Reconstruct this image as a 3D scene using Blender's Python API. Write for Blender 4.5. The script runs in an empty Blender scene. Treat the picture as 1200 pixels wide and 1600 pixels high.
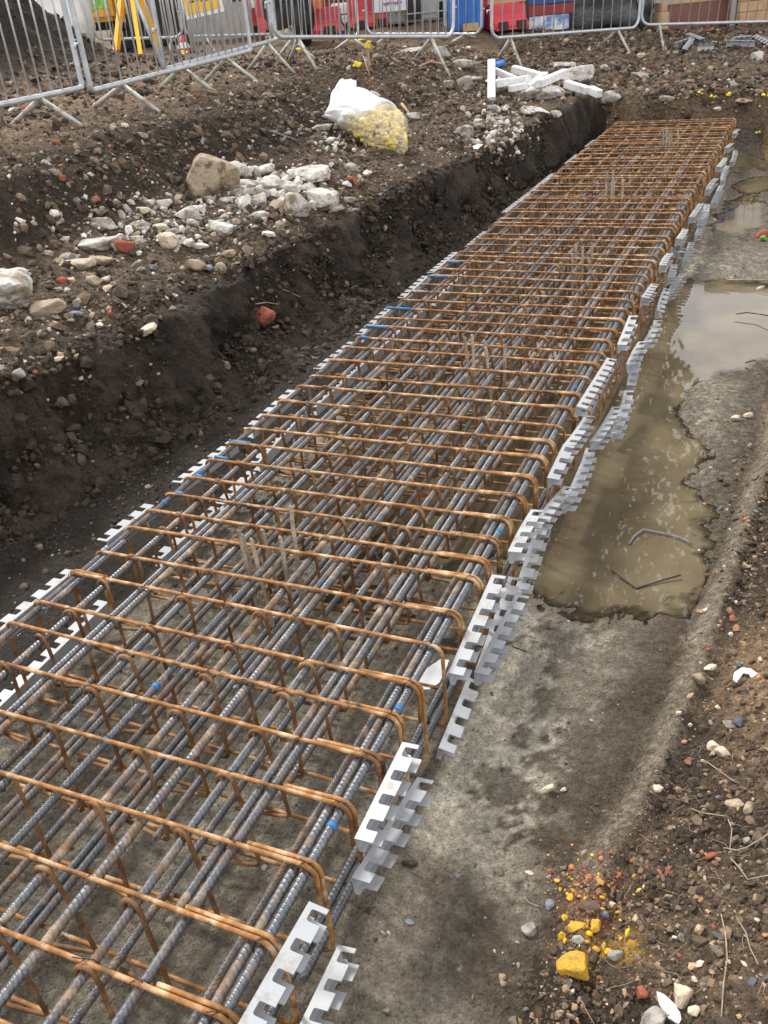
import bpy, bmesh, math, random
import numpy as np
from mathutils import Vector, Matrix

random.seed(7)
RNG = np.random.RandomState(11)
scene = bpy.context.scene
COL = scene.collection

# ------------------------------------------------------------------ camera
F_PX, W_PX, H_PX = 1403.4, 1200.0, 1600.0
CAM_C = Vector((.715, -.83467, 1.5404))
CAM_R = Matrix.Rotation(.4499, 3, 'Z') @ Matrix.Rotation(1.0423, 3, 'X') @ Matrix.Rotation(-.0952, 3, 'Z')
cam_d = bpy.data.cameras.new('camera')
cam = bpy.data.objects.new('camera', cam_d)
COL.objects.link(cam)
cam.matrix_world = Matrix.Translation(CAM_C) @ CAM_R.to_4x4()
cam_d.sensor_fit = 'VERTICAL'
cam_d.sensor_height = 24.0
cam_d.lens = 24.0 * F_PX / H_PX
cam_d.clip_start = 0.05
cam_d.clip_end = 2000
scene.camera = cam

# ------------------------------------------------------------------ light
SUN_EL, SUN_AZ = math.radians(50), math.radians(-62)     # azimuth clockwise from +y
world = bpy.data.worlds.new('World')
scene.world = world
world.use_nodes = True
wn = world.node_tree
for n in list(wn.nodes):
    wn.nodes.remove(n)
wo = wn.nodes.new('ShaderNodeOutputWorld')
wb = wn.nodes.new('ShaderNodeBackground')
sky = wn.nodes.new('ShaderNodeTexSky')
sky.sky_type = 'NISHITA'
sky.sun_disc = False
sky.sun_elevation = SUN_EL
sky.sun_rotation = SUN_AZ
mixw = wn.nodes.new('ShaderNodeMixRGB')
mixw.inputs['Fac'].default_value = .8
mixw.inputs['Color2'].default_value = (9.3, 8.95, 8.5, 1)   # thin bright cloud deck
wtc = wn.nodes.new('ShaderNodeTexCoord')
wno = wn.nodes.new('ShaderNodeTexNoise')
wno.inputs['Scale'].default_value = 2.2
wno.inputs['Detail'].default_value = 5
wmr = wn.nodes.new('ShaderNodeMapRange')
wmr.inputs['From Min'].default_value = .3
wmr.inputs['From Max'].default_value = .7
wmr.inputs['To Min'].default_value = .6
wmr.inputs['To Max'].default_value = .95
wn.links.new(wtc.outputs['Generated'], wno.inputs['Vector'])
wn.links.new(wno.outputs['Fac'], wmr.inputs['Value'])
wn.links.new(wmr.outputs['Result'], mixw.inputs['Fac'])
wn.links.new(sky.outputs['Color'], mixw.inputs['Color1'])
wn.links.new(mixw.outputs['Color'], wb.inputs['Color'])
wb.inputs['Strength'].default_value = .083
wn.links.new(wb.outputs['Background'], wo.inputs['Surface'])
sun_d = bpy.data.lights.new('sun', 'SUN')
sun_d.energy = 1.5
sun_d.angle = math.radians(11)
sun_d.color = (1, .95, .86)
sun = bpy.data.objects.new('sun', sun_d)
COL.objects.link(sun)
sd = Vector((math.sin(SUN_AZ) * math.cos(SUN_EL), math.cos(SUN_AZ) * math.cos(SUN_EL), math.sin(SUN_EL)))
sun.rotation_euler = sd.to_track_quat('Z', 'Y').to_euler()
scene.view_settings.view_transform = 'Standard'
scene.view_settings.look = 'None'
scene.view_settings.gamma = 1
scene.view_settings.use_curve_mapping = False
scene.view_settings.exposure = 1.28
scene.cycles.max_bounces = 6
scene.cycles.diffuse_bounces = 3
scene.cycles.transparent_max_bounces = 8

# ------------------------------------------------------------------ noise and terrain height
def _hash(ix, iy, seed):
    h = (ix.astype(np.int64) * 374761393 + iy.astype(np.int64) * 668265263 + seed * 974634777) & 0xffffffff
    h = ((h ^ (h >> 13)) * 1274126177) & 0xffffffff
    return ((h ^ (h >> 16)) & 0xffffff) / float(0xffffff)

def vn(x, y, seed=0):
    x = np.asarray(x, float); y = np.asarray(y, float)
    ix = np.floor(x); iy = np.floor(y)
    fx = x - ix; fy = y - iy
    fx = fx * fx * fx * (fx * (fx * 6 - 15) + 10); fy = fy * fy * fy * (fy * (fy * 6 - 15) + 10)
    a = _hash(ix, iy, seed); b = _hash(ix + 1, iy, seed); c = _hash(ix, iy + 1, seed); d = _hash(ix + 1, iy + 1, seed)
    return (a + (b - a) * fx) * (1 - fy) + (c + (d - c) * fx) * fy

def fbm(x, y, freq, octv=4, seed=0, gain=.5):
    s = 0; a = 1; t = 0
    for i in range(octv):
        ca, sa = math.cos(i * 1.1 + .4), math.sin(i * 1.1 + .4)
        s = s + a * (vn((x * ca - y * sa) * freq, (x * sa + y * ca) * freq, seed + i * 17) - .5)
        t += a; a *= gain; freq *= 2.03
    return s / t * 2

def ridge(x, y, freq, octv=3, seed=0):
    s = 0; a = 1; t = 0
    for i in range(octv):
        s = s + a * (1 - abs(2 * vn(x * freq, y * freq, seed + i * 13) - 1)); t += a; a *= .5; freq *= 2.1
    return s / t

def sst(a, b, x):
    t = np.clip((x - a) / (b - a), 0, 1)
    return t * t * (3 - 2 * t)

FLOOR, WATER = -.36, -.352
YT = [-3, 1.7, 4, 5, 6.6, 8, 9.8, 11]
def x_walltop(y): return np.interp(y, YT, [-2.3, -2.24, -2.24, -2.12, -2.0, -1.86, -1.62, -1.35])
def x_wallbase(y): return np.interp(y, [-3, 1.3, 2.3, 3.4, 6.5, 8, 10, 11], [-2.1, -2.03, -1.88, -1.72, -1.74, -1.66, -1.48, -1.4])
def x_rtoe(y): return np.interp(y, [-3, .2, .75, 1.4, 2, 3, 3.9, 5, 7, 8.5, 9.5, 10.3], [.3, .4, .46, .545, .60, .68, .70, .76, .8, .66, .42, .3])
HD = [0, .3, .6, .75, .85, 1.0, 1.25, 1.5, 1.9, 2.5, 5, 9]
HY = [-2, 3, 5, 7.5, 10, 13]
HT = np.array([
    [.22, .34, .40, .46, .60, .84, .88, .91, .94, .98, 1.05, 1.1],
    [.22, .34, .40, .47, .60, .83, .87, .89, .92, .97, 1.05, 1.1],
    [.22, .32, .39, .42, .46, .56, .83, .86, .89, .93, 1.02, 1.1],
    [.22, .30, .34, .36, .38, .42, .52, .70, .84, .90, 1.0, 1.1],
    [.28, .31, .34, .36, .38, .40, .46, .58, .75, .86, 1.0, 1.1],
    [.50, .51, .54, .55, .56, .58, .61, .65, .71, .79, 1.0, 1.1]])
def bank_left(d, y):
    d = np.clip(d, 0, 9); y = np.clip(y, -2, 13)
    iy = np.clip(np.searchsorted(HY, y, 'right') - 1, 0, len(HY) - 2)
    ty = (y - np.array(HY)[iy]) / (np.array(HY)[iy + 1] - np.array(HY)[iy])
    r = np.zeros_like(d)
    rows = np.array([np.interp(d.ravel(), HD, HT[k]).reshape(d.shape) for k in range(len(HY))])
    a = np.take_along_axis(rows.reshape(len(HY), -1), iy.ravel()[None, :], 0)[0].reshape(d.shape)
    b = np.take_along_axis(rows.reshape(len(HY), -1), (iy + 1).ravel()[None, :], 0)[0].reshape(d.shape)
    return a + (b - a) * ty

WET = [(.30, 2.0, .32, .38, .030), (.2, 2.8, .32, .7, .034), (.12, 3.7, .26, .7, .034), (.46, 4.75, .42, .72, .036), (.2, 4.4, .3, .8, .03),
       (-.65, 2.5, .8, .8, .030), (-.6, 4.3, .7, 1.2, .03), (.1, 9.6, .35, .4, .03), (.3, 7.4, .25, .8, .026), (.35, 8.6, .2, .4, .024)]
DRY = [(.56, 3.40, .26, .33, .034), (.12, 2.33, .10, .10, .020), (.5, 2.7, .10, .14, .016)]

def height(x, y, detail=True, want='z'):
    x = np.asarray(x, float); y = np.asarray(y, float)
    xt = x_walltop(y) + .10 * fbm(y, y * 0 + 3.3, 1.3, 3, 5)
    xb = x_wallbase(y) + .05 * fbm(y, y * 0 + 1.7, 2.1, 3, 6)
    xr = x_rtoe(y) + .03 * fbm(y, y * 0 + 8.7, 2.4, 3, 7)
    # trench floor
    zf = FLOOR + .019 + .008 * fbm(x, y, 1.6, 3, 9) + .010 * fbm(x, y, 6, 4, 10)
    for cx, cy, rx, ry, dd in WET:
        zf = zf - dd * np.exp(-(((x - cx) / rx) ** 2 + ((y - cy) / ry) ** 2) ** 1.5)
    for cx, cy, rx, ry, dd in DRY:
        zf = zf + dd * np.exp(-(((x - cx) / rx) ** 2 + ((y - cy) / ry) ** 2) ** 1.5)
    zf = zf - .008 * sst(1.7, 1.3, y) + .014 * sst(1.62, 1.45, y) * (x > -.05)
    side = np.clip((-1.32 - x) / .45, 0, 1)
    zf = zf + .035 * side * (1 + fbm(x, y, 5, 3, 20))
    # left bank
    d = xt - x
    zl = bank_left(np.maximum(d, 0), y)
    # wall
    t = np.clip((xb - x) / np.maximum(xb - xt, .08), 0, 1)
    lump = fbm(x * 2, y, 2.2, 4, 31)
    prof = np.interp(t, [0, .35, .62, .72, .86, 1], [0, .16, .36, .62, .95, 1.0])
    prof = np.clip(prof + .30 * lump * t * (1 - t) * 2 + .06 * fbm(x * 3, y, 9, 3, 33) * t * (1 - t) * 4, 0, 1)
    zw = zf + (zl - zf) * prof
    z = np.where(x > xb, zf, np.where(x > xt, zw, zl))
    # right bank
    e = x - xr
    far_r = sst(6.5, 10, y)
    zr = np.interp(e, [0, .03, .09, .13, .3, .6, 1.2, 4, 12], [FLOOR, -.315, -.268, -.30, -.21, -.06, .05, .2, .45])
    zr = zr * (1 - far_r) + far_r * np.interp(e, [0, .1, .3, .6, 1.2, 4], [FLOOR, -.27, -.12, .1, .25, .4])
    z = np.where(e > 0, np.maximum(zr, zf), z)
    # far end of the trench
    xx = np.clip(x, -3.2, 4)
    zend = np.interp(y, [10.2, 10.6, 11.2, 12.3, 13.2, 15, 20], [.18, .24, .31, .43, .54, .62, .62])
    zend = zend + np.clip(-1.2 - x, 0, 3) * .13 + np.clip(x, 0, 5) * -.015
    ke = sst(10.25, 10.62, y + .05 * fbm(x, y, 3, 2, 40))
    kl = sst(10.0, 12.3, y)
    inside = (x > xt)
    z = np.where(inside, z + (zend - z) * ke, z + (zend - z) * kl)
    # heaped dark soil behind the left barriers
    m = 1.35 * np.exp(-(((x + 6.55) / 1.0) ** 2 + ((y - 5.6) / 1.7) ** 2) ** 1.1)
    z = z + m * (1 + .25 * fbm(x, y, 2.5, 3, 50))
    if detail:
        bank = np.maximum(sst(-.02, .12, -x + xb), sst(.02, .14, e))
        bank = np.maximum(bank, sst(10.2, 10.5, y))
        rough = np.where(x < -4.2, .6, 1.0)
        near_r = (e > 0)
        a1 = np.where(near_r, .022, .055) * rough
        z = z + bank * (a1 * fbm(x, y, 2.6, 3, 60) + np.where(near_r, .020, .034) * fbm(x, y, 11, 4, 61, .65)
                        + np.where(near_r, .013, .018) * np.maximum(fbm(x, y, 30, 3, 64, .65), -.3))
        rut = sst(.75, 1.0, z) * sst(-5, -4, x) * sst(9, 7.5, y)
        z = z + rut * .02 * np.sin((x * .95 - .12 * y + .1 * fbm(x, y, 1.5, 2, 70)) * 14)
        z = z + (1 - bank) * .004 * fbm(x, y, 32, 3, 62, .65)
        mudr = sst(.5, 1.0, y) * (1 - bank) * sst(0, .1, x)
        z = z + mudr * (.007 * fbm(x, y, 12, 4, 63, .65) + .006 * np.maximum(fbm(x, y, 26, 3, 68, .6), 0))
    if want == 'z':
        return z
    return z, t, e, zf, d

def hz(x, y):
    return float(height(np.array([x]), np.array([y]))[0])

def ray(u, v):
    return (CAM_R @ Vector(((u - W_PX / 2) / F_PX, (H_PX / 2 - v) / F_PX, -1)))

def at(u, v, depth):
    """the place that shows at photo position (u, v), depth metres ahead of the camera"""
    return CAM_C + ray(u, v) * depth

def on_ground(u, v):
    d = ray(u, v)
    lo, hi = .9, 22.0
    for n in (170, 40, 20):
        ts = np.linspace(lo, hi, n) if n != 170 else np.geomspace(lo, hi, n)
        hit = np.nonzero(CAM_C.z + d.z * ts < height(CAM_C.x + d.x * ts, CAM_C.y + d.y * ts))[0]
        i = hit[0] if len(hit) else n - 1
        lo, hi = ts[max(i - 1, 0)], ts[i]
    t = hi
    return Vector((CAM_C.x + d.x * t, CAM_C.y + d.y * t, CAM_C.z + d.z * t)), t

# ------------------------------------------------------------------ materials
def new_mat(name):
    m = bpy.data.materials.new(name)
    m.use_nodes = True
    nt = m.node_tree
    b = nt.nodes['Principled BSDF']
    return m, nt, b

def link(nt, a, b): nt.links.new(a, b)

def noise(nt, scale, detail=5, rough=.6, vec=None, dist=0):
    n = nt.nodes.new('ShaderNodeTexNoise')
    n.inputs['Scale'].default_value = scale
    n.inputs['Detail'].default_value = detail
    n.inputs['Roughness'].default_value = rough
    n.inputs['Distortion'].default_value = dist
    if vec is not None: link(nt, vec, n.inputs['Vector'])
    return n

def ramp(nt, fac, stops):
    r = nt.nodes.new('ShaderNodeValToRGB')
    el = r.color_ramp.elements
    while len(el) > 1: el.remove(el[-1])
    el[0].position = stops[0][0]; el[0].color = (*stops[0][1], 1)
    for p, c in stops[1:]:
        e = el.new(p); e.color = (*c, 1)
    link(nt, fac, r.inputs['Fac'])
    return r

def coords(nt, kind='Object'):
    t = nt.nodes.new('ShaderNodeTexCoord')
    return t.outputs[kind]

def geo_pos(nt):
    return nt.nodes.new('ShaderNodeNewGeometry').outputs['Position']

def bump(nt, b, fac, strength, dist=.01):
    n = nt.nodes.new('ShaderNodeBump')
    n.inputs['Strength'].default_value = strength
    n.inputs['Distance'].default_value = dist
    link(nt, fac, n.inputs['Height'])
    link(nt, n.outputs['Normal'], b.inputs['Normal'])
    return n

def mix(nt, fac, a, b, kind='MIX'):
    n = nt.nodes.new('ShaderNodeMixRGB')
    n.blend_type = kind
    for s, v in (('Fac', fac), ('Color1', a), ('Color2', b)):
        if isinstance(v, (int, float)): n.inputs[s].default_value = v
        elif isinstance(v, tuple): n.inputs[s].default_value = (*v, 1)
        else: link(nt, v, n.inputs[s])
    return n.outputs['Color']

def simple(name, stops, scale=8, rough=.6, metal=0, bmp=.3, bdist=.004, world_space=False, detail=5, rvar=0):
    m, nt, b = new_mat(name)
    c = geo_pos(nt) if world_space else coords(nt)
    n = noise(nt, scale, detail, .62, c)
    r = ramp(nt, n.outputs['Fac'], stops)
    link(nt, r.outputs['Color'], b.inputs['Base Color'])
    b.inputs['Roughness'].default_value = rough
    b.inputs['Metallic'].default_value = metal
    if bmp: 
        n2 = noise(nt, scale * 4, 4, .6, c)
        bump(nt, b, n2.outputs['Fac'], bmp, bdist)
    return m

# ground: colour comes per vertex from where the soil differs, fine grain from noise
def ground_material():
    m, nt, b = new_mat('soil')
    at_ = nt.nodes.new('ShaderNodeAttribute'); at_.attribute_name = 'soil_colour'
    aw = nt.nodes.new('ShaderNodeAttribute'); aw.attribute_name = 'soil_wet'
    p = geo_pos(nt)
    n1 = noise(nt, 38, 8, .7, p)
    f1 = ramp(nt, n1.outputs['Fac'], [(.30, (.38, .37, .36)), (.5, (1, 1, 1)), (.68, (2.0, 1.95, 1.9))])
    agc = nt.nodes.new('ShaderNodeAttribute'); agc.attribute_name = 'soil_grit'
    gk = nt.nodes.new('ShaderNodeMapRange'); gk.inputs['From Min'].default_value = .1; gk.inputs['From Max'].default_value = .8; gk.inputs['To Min'].default_value = .5; gk.inputs['To Max'].default_value = 1
    link(nt, agc.outputs['Fac'], gk.inputs['Value'])
    c = mix(nt, gk.outputs['Result'], at_.outputs['Color'], mix(nt, 1.0, at_.outputs['Color'], f1.outputs['Color'], 'MULTIPLY'))
    n0 = noise(nt, 160, 5, .7, p)
    f0 = ramp(nt, n0.outputs['Fac'], [(.3, (.45, .45, .45)), (.5, (1, 1, 1)), (.72, (1.7, 1.7, 1.7))])
    c = mix(nt, gk.outputs['Result'], c, mix(nt, 1.0, c, f0.outputs['Color'], 'MULTIPLY'))
    v = nt.nodes.new('ShaderNodeTexVoronoi'); v.inputs['Scale'].default_value = 75
    link(nt, p, v.inputs['Vector'])
    vd = ramp(nt, v.outputs['Distance'], [(.16, (1, 1, 1)), (.30, (0, 0, 0))])
    vc = nt.nodes.new('ShaderNodeSeparateColor'); link(nt, v.outputs['Color'], vc.inputs['Color'])
    sel = ramp(nt, vc.outputs['Red'], [(.74, (0, 0, 0)), (.80, (1, 1, 1))])
    sc = ramp(nt, vc.outputs['Green'], [(0, (.10, .07, .05)), (.35, (.22, .17, .12)), (.7, (.33, .29, .23)), (.93, (.20, .07, .04))])
    k = mix(nt, 1.0, vd.outputs['Color'], sel.outputs['Color'], 'MULTIPLY')
    agr = nt.nodes.new('ShaderNodeAttribute'); agr.attribute_name = 'soil_grit'
    k = mix(nt, 1.0, k, agr.outputs['Fac'], 'MULTIPLY')
    c = mix(nt, k, c, sc.outputs['Color'])
    link(nt, c, b.inputs['Base Color'])
    rr = nt.nodes.new('ShaderNodeMapRange')
    rr.inputs['To Min'].default_value = .92; rr.inputs['To Max'].default_value = .34
    link(nt, aw.outputs['Fac'], rr.inputs['Value'])
    link(nt, rr.outputs['Result'], b.inputs['Roughness'])
    b.inputs['Specular IOR Level'].default_value = .35
    mm = nt.nodes.new('ShaderNodeMath'); mm.operation = 'ADD'
    link(nt, n1.outputs['Fac'], mm.inputs[0]); link(nt, n0.outputs['Fac'], mm.inputs[1])
    m2 = nt.nodes.new('ShaderNodeMath'); m2.operation = 'ADD'
    link(nt, mm.outputs[0], m2.inputs[0]); link(nt, vd.outputs['Color'], m2.inputs[1])
    v2 = nt.nodes.new('ShaderNodeTexVoronoi'); v2.inputs['Scale'].default_value = 42; v2.inputs['Randomness'].default_value = 1
    nd = noise(nt, 20, 4, .7, p)
    pv = mix(nt, .06, p, nd.outputs['Color'], 'ADD')
    link(nt, pv, v2.inputs['Vector'])
    m3 = nt.nodes.new('ShaderNodeMath'); m3.operation = 'MULTIPLY_ADD'
    link(nt, v2.outputs['Distance'], m3.inputs[0]); m3.inputs[1].default_value = -1.1; link(nt, m2.outputs[0], m3.inputs[2])
    b1 = bump(nt, b, m3.outputs[0], 1.0, .022)
    return m

def stone_material():
    m, nt, b = new_mat('loose_stone')
    a = nt.nodes.new('ShaderNodeAttribute'); a.attribute_name = 'stone_colour'
    n = noise(nt, 60, 5, .65, geo_pos(nt))
    f = ramp(nt, n.outputs['Fac'], [(.3, (.6, .6, .6)), (.5, (1, 1, 1)), (.7, (1.25, 1.25, 1.25))])
    link(nt, mix(nt, 1.0, a.outputs['Color'], f.outputs['Color'], 'MULTIPLY'), b.inputs['Base Color'])
    b.inputs['Roughness'].default_value = .8
    b.inputs['Specular IOR Level'].default_value = .35
    bump(nt, b, n.outputs['Fac'], .4, .003)
    return m

def rock_mat(name, base, dirt=(.09, .06, .04), amount=.5, scale=14):
    """a stone or rubble colour with soil smeared on it"""
    m, nt, b = new_mat(name)
    p = geo_pos(nt)
    n = noise(nt, scale, 8, .65, p)
    n2 = noise(nt, scale * 5, 6, .6, p)
    hi = tuple(min(1, c * 1.12) for c in base); lo = tuple(c * .72 for c in base)
    c1 = ramp(nt, n2.outputs['Fac'], [(.3, lo), (.6, base), (.75, hi)]).outputs['Color']
    k = ramp(nt, n.outputs['Fac'], [(.62 - .25 * amount, (0, 0, 0)), (.74 - .18 * amount, (1, 1, 1))]).outputs['Color']
    link(nt, mix(nt, k, c1, dirt), b.inputs['Base Color'])
    b.inputs['Roughness'].default_value = .85
    b.inputs['Specular IOR Level'].default_value = .3
    bump(nt, b, n2.outputs['Fac'], .7, .006)
    return m

def rebar_mat(name, rust, metal_c, tan, rust_lo, rust_hi, ribs=False):
    m, nt, b = new_mat(name)
    p = geo_pos(nt)
    oi = nt.nodes.new('ShaderNodeObjectInfo')
    n = noise(nt, 11, 7, .75, p)
    add = nt.nodes.new('ShaderNodeMath'); add.operation = 'MULTIPLY_ADD'
    link(nt, oi.outputs['Random'], add.inputs[0]); add.inputs[1].default_value = .16
    link(nt, n.outputs['Fac'], add.inputs[2])
    n2 = noise(nt, 55, 6, .7, p)
    a2 = nt.nodes.new('ShaderNodeMath'); a2.operation = 'MULTIPLY_ADD'
    link(nt, n2.outputs['Fac'], a2.inputs[0]); a2.inputs[1].default_value = .42
    link(nt, add.outputs[0], a2.inputs[2])
    k = ramp(nt, a2.outputs[0], [(rust_lo, (0, 0, 0)), (rust_hi, (1, 1, 1))])
    n3 = noise(nt, 17, 5, .6, p)
    rc = ramp(nt, n3.outputs['Fac'], [(.34, tuple(c * .45 for c in rust)), (.5, rust), (.66, tan)])
    mc = ramp(nt, n2.outputs['Fac'], [(.3, tuple(c * .55 for c in metal_c)), (.7, tuple(c * 1.35 for c in metal_c))])
    link(nt, mix(nt, k.outputs['Color'], mc.outputs['Color'], rc.outputs['Color']), b.inputs['Base Color'])
    mr = nt.nodes.new('ShaderNodeMapRange'); mr.inputs['To Min'].default_value = .55; mr.inputs['To Max'].default_value = 0
    link(nt, k.outputs['Color'], mr.inputs['Value']); link(nt, mr.outputs['Result'], b.inputs['Metallic'])
    mr2 = nt.nodes.new('ShaderNodeMapRange'); mr2.inputs['To Min'].default_value = .38; mr2.inputs['To Max'].default_value = .75
    link(nt, k.outputs['Color'], mr2.inputs['Value']); link(nt, mr2.outputs['Result'], b.inputs['Roughness'])
    bump(nt, b, n2.outputs['Fac'], .5, .002)
    return m

M = {}
M['soil'] = ground_material()
M['stone'] = stone_material()
M['bar'] = rebar_mat('ribbed_bar_steel', (.19, .105, .05), (.135, .145, .165), (.42, .33, .23), .77, .97)
M['stirrup'] = rebar_mat('rusty_stirrup_steel', (.33, .15, .045), (.085, .06, .04), (.58, .42, .26), .60, .74)
M['link'] = rebar_mat('rusty_link_steel', (.22, .10, .038), (.085, .062, .045), (.33, .20, .11), .50, .74)
M['starter'] = rebar_mat('pale_starter_steel', (.35, .24, .14), (.50, .46, .40), (.50, .43, .34), .66, .9)
M['wire'] = simple('tie_wire_steel', [(.3, (.03, .025, .02)), (.7, (.12, .09, .07))], 40, .5, .6, 0)
M['tape'] = simple('blue_tape', [(.35, (.01, .10, .26)), (.7, (.03, .20, .42))], 60, .5, 0, .2)
def comb_material():
    m, nt, b = new_mat('grey_plastic')
    p = geo_pos(nt)
    oi = nt.nodes.new('ShaderNodeObjectInfo')
    base = ramp(nt, oi.outputs['Random'], [(0, (.30, .32, .35)), (1, (.40, .42, .45))])
    n = noise(nt, 13, 7, .7, p); n2 = noise(nt, 120, 4, .7, p)
    a = nt.nodes.new('ShaderNodeMath'); a.operation = 'MULTIPLY_ADD'; link(nt, n2.outputs['Fac'], a.inputs[0]); a.inputs[1].default_value = .25; link(nt, n.outputs['Fac'], a.inputs[2])
    k = ramp(nt, a.outputs[0], [(.66, (0, 0, 0)), (.82, (.8, .8, .8))])
    link(nt, mix(nt, k.outputs['Color'], base.outputs['Color'], (.22, .17, .12)), b.inputs['Base Color'])
    b.inputs['Roughness'].default_value = .42
    return m
M['comb'] = comb_material()
M['galv'] = simple('galvanised_steel', [(.3, (.42, .45, .48)), (.7, (.62, .65, .69))], 14, .42, .45, .15, .002, True)
M['galv_muddy'] = simple('galvanised_steel_with_mud', [(.38, (.30, .27, .22)), (.5, (.5, .5, .47)), (.7, (.60, .62, .62))], 12, .6, .2, .2, .003, True)
M['white_rubble'] = rock_mat('white_concrete_rubble', (.60, .59, .56), (.22, .17, .12), .62, 9)
M['grey_rubble'] = rock_mat('grey_rubble', (.40, .38, .35), (.13, .09, .06), .5)
M['tan_rubble'] = rock_mat('tan_rubble', (.42, .34, .25), (.13, .09, .06), .45)
M['brick'] = rock_mat('broken_brick', (.33, .10, .06), (.10, .06, .04), .45)
M['slate'] = rock_mat('slate_shard', (.20, .23, .28), (.12, .09, .06), .3)
M['cream'] = rock_mat('cream_stone', (.62, .52, .40), (.2, .14, .09), .3)
M['yellow_rock'] = rock_mat('yellow_painted_rubble', (.66, .38, .05), (.30, .19, .07), .5, 40)
M['dark_rock'] = rock_mat('dark_clod', (.06, .045, .033), (.03, .022, .016), .5)
M['plaster'] = rock_mat('white_plaster_post', (.82, .83, .84), (.5, .46, .40), .12, 6)
M['yellow_foam'] = simple('yellow_foam', [(.3, (.75, .48, .02)), (.7, (.85, .70, .10))], 30, .7)
M['pale_yellow'] = simple('pale_yellow_foam', [(.3, (.72, .50, .07)), (.5, (.82, .66, .20)), (.7, (.88, .80, .48))], 22, .7)
M['white_plastic'] = simple('white_plastic', [(.3, (.75, .77, .80)), (.7, (.85, .87, .9))], 12, .35)
M['shade_black'] = simple('shade_black', [(.3, (.010, .010, .011)), (.7, (.025, .026, .028))], 6, .35, 0, .6, .02)  # shade under a machine, put in as a black colour
M['root'] = simple('pale_root', [(.3, (.22, .16, .11)), (.7, (.42, .34, .26))], 40, .8)
M['red_plastic'] = simple('red_barrier_plastic', [(.3, (.52, .035, .05)), (.7, (.66, .07, .085))], 3, .5)
M['blue_plastic'] = simple('blue_sheet', [(.3, (.02, .13, .50)), (.7, (.04, .2, .62))], 3, .5)
M['navy'] = simple('dark_blue_sheet', [(.3, (.02, .06, .22)), (.7, (.04, .10, .33))], 3, .5)
M['blue_white'] = simple('chipped_blue_white_paint', [(.42, (.16, .25, .55)), (.5, (.45, .52, .66)), (.58, (.72, .74, .78))], 9, .6, 0, .3)
M['red_board'] = simple('dark_red_board', [(.3, (.22, .03, .035)), (.7, (.33, .05, .05))], 5, .6)
M['brown_board'] = simple('brown_faced_plywood', [(.3, (.17, .075, .06)), (.7, (.23, .105, .085))], 5, .55)
M['timber'] = simple('pale_timber', [(.3, (.42, .27, .14)), (.7, (.56, .39, .22))], 9, .7)
M['yellow_paint'] = simple('yellow_machine_paint', [(.3, (.80, .36, .01)), (.7, (.88, .48, .02))], 4, .4, 0, .1)
M['sign_yellow'] = simple('yellow_sign_face', [(.3, (.85, .50, .02)), (.7, (.88, .55, .03))], 3, .5, 0, 0)
M['ink'] = simple('black_print', [(.3, (.02, .02, .02)), (.7, (.04, .04, .04))], 3, .5, 0, 0)
M['pink_ink'] = simple('pink_print', [(.3, (.55, .06, .25)), (.7, (.35, .08, .5))], 9, .5, 0, 0)
M['hivis_orange'] = simple('orange_fabric', [(.3, (.85, .16, .03)), (.7, (.9, .26, .08))], 8, .8, 0, .6, .02)
M['hivis_green'] = simple('lime_fabric', [(.3, (.25, .62, .08)), (.7, (.42, .8, .2))], 8, .8, 0, .6, .02)
M['bag_white'] = simple('woven_white_bag', [(.3, (.74, .76, .79)), (.7, (.82, .84, .86))], 7, .7, 0, .5, .02)
M['tarp'] = simple('dark_grey_tarpaulin', [(.3, (.045, .05, .055)), (.7, (.10, .11, .12))], 3, .33, 0, .8, .03)
M['grey_panel'] = simple('grey_painted_panel', [(.3, (.36, .36, .35)), (.7, (.46, .46, .45))], 3, .55)
M['dark_glass'] = simple('dark_glass', [(.3, (.015, .018, .022)), (.7, (.03, .035, .04))], 3, .12, 0, 0)
M['tyre'] = simple('black_rubber', [(.3, (.02, .02, .02)), (.7, (.06, .05, .045))], 20, .8)
M['terracotta'] = simple('terracotta_render', [(.3, (.38, .20, .15)), (.7, (.45, .26, .2))], 2, .8)
M['pale_render'] = simple('pale_render', [(.3, (.62, .58, .52)), (.7, (.72, .68, .6))], 2, .8)
M['bark'] = simple('bark', [(.3, (.06, .045, .03)), (.7, (.14, .11, .08))], 12, .9, 0, .8, .03)
M['moss'] = simple('green_leaf', [(.3, (.06, .22, .02)), (.7, (.16, .42, .06))], 50, .6)

def leaf_material():
    m, nt, b = new_mat('leaf')
    oi = noise(nt, 1.3, 3, .6, geo_pos(nt))
    r = ramp(nt, oi.outputs['Fac'], [(.3, (.035, .05, .012)), (.6, (.08, .10, .03)), (.8, (.12, .13, .05))])
    link(nt, r.outputs['Color'], b.inputs['Base Color'])
    b.inputs['Roughness'].default_value = .6
    return m
M['leaf'] = leaf_material()

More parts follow.
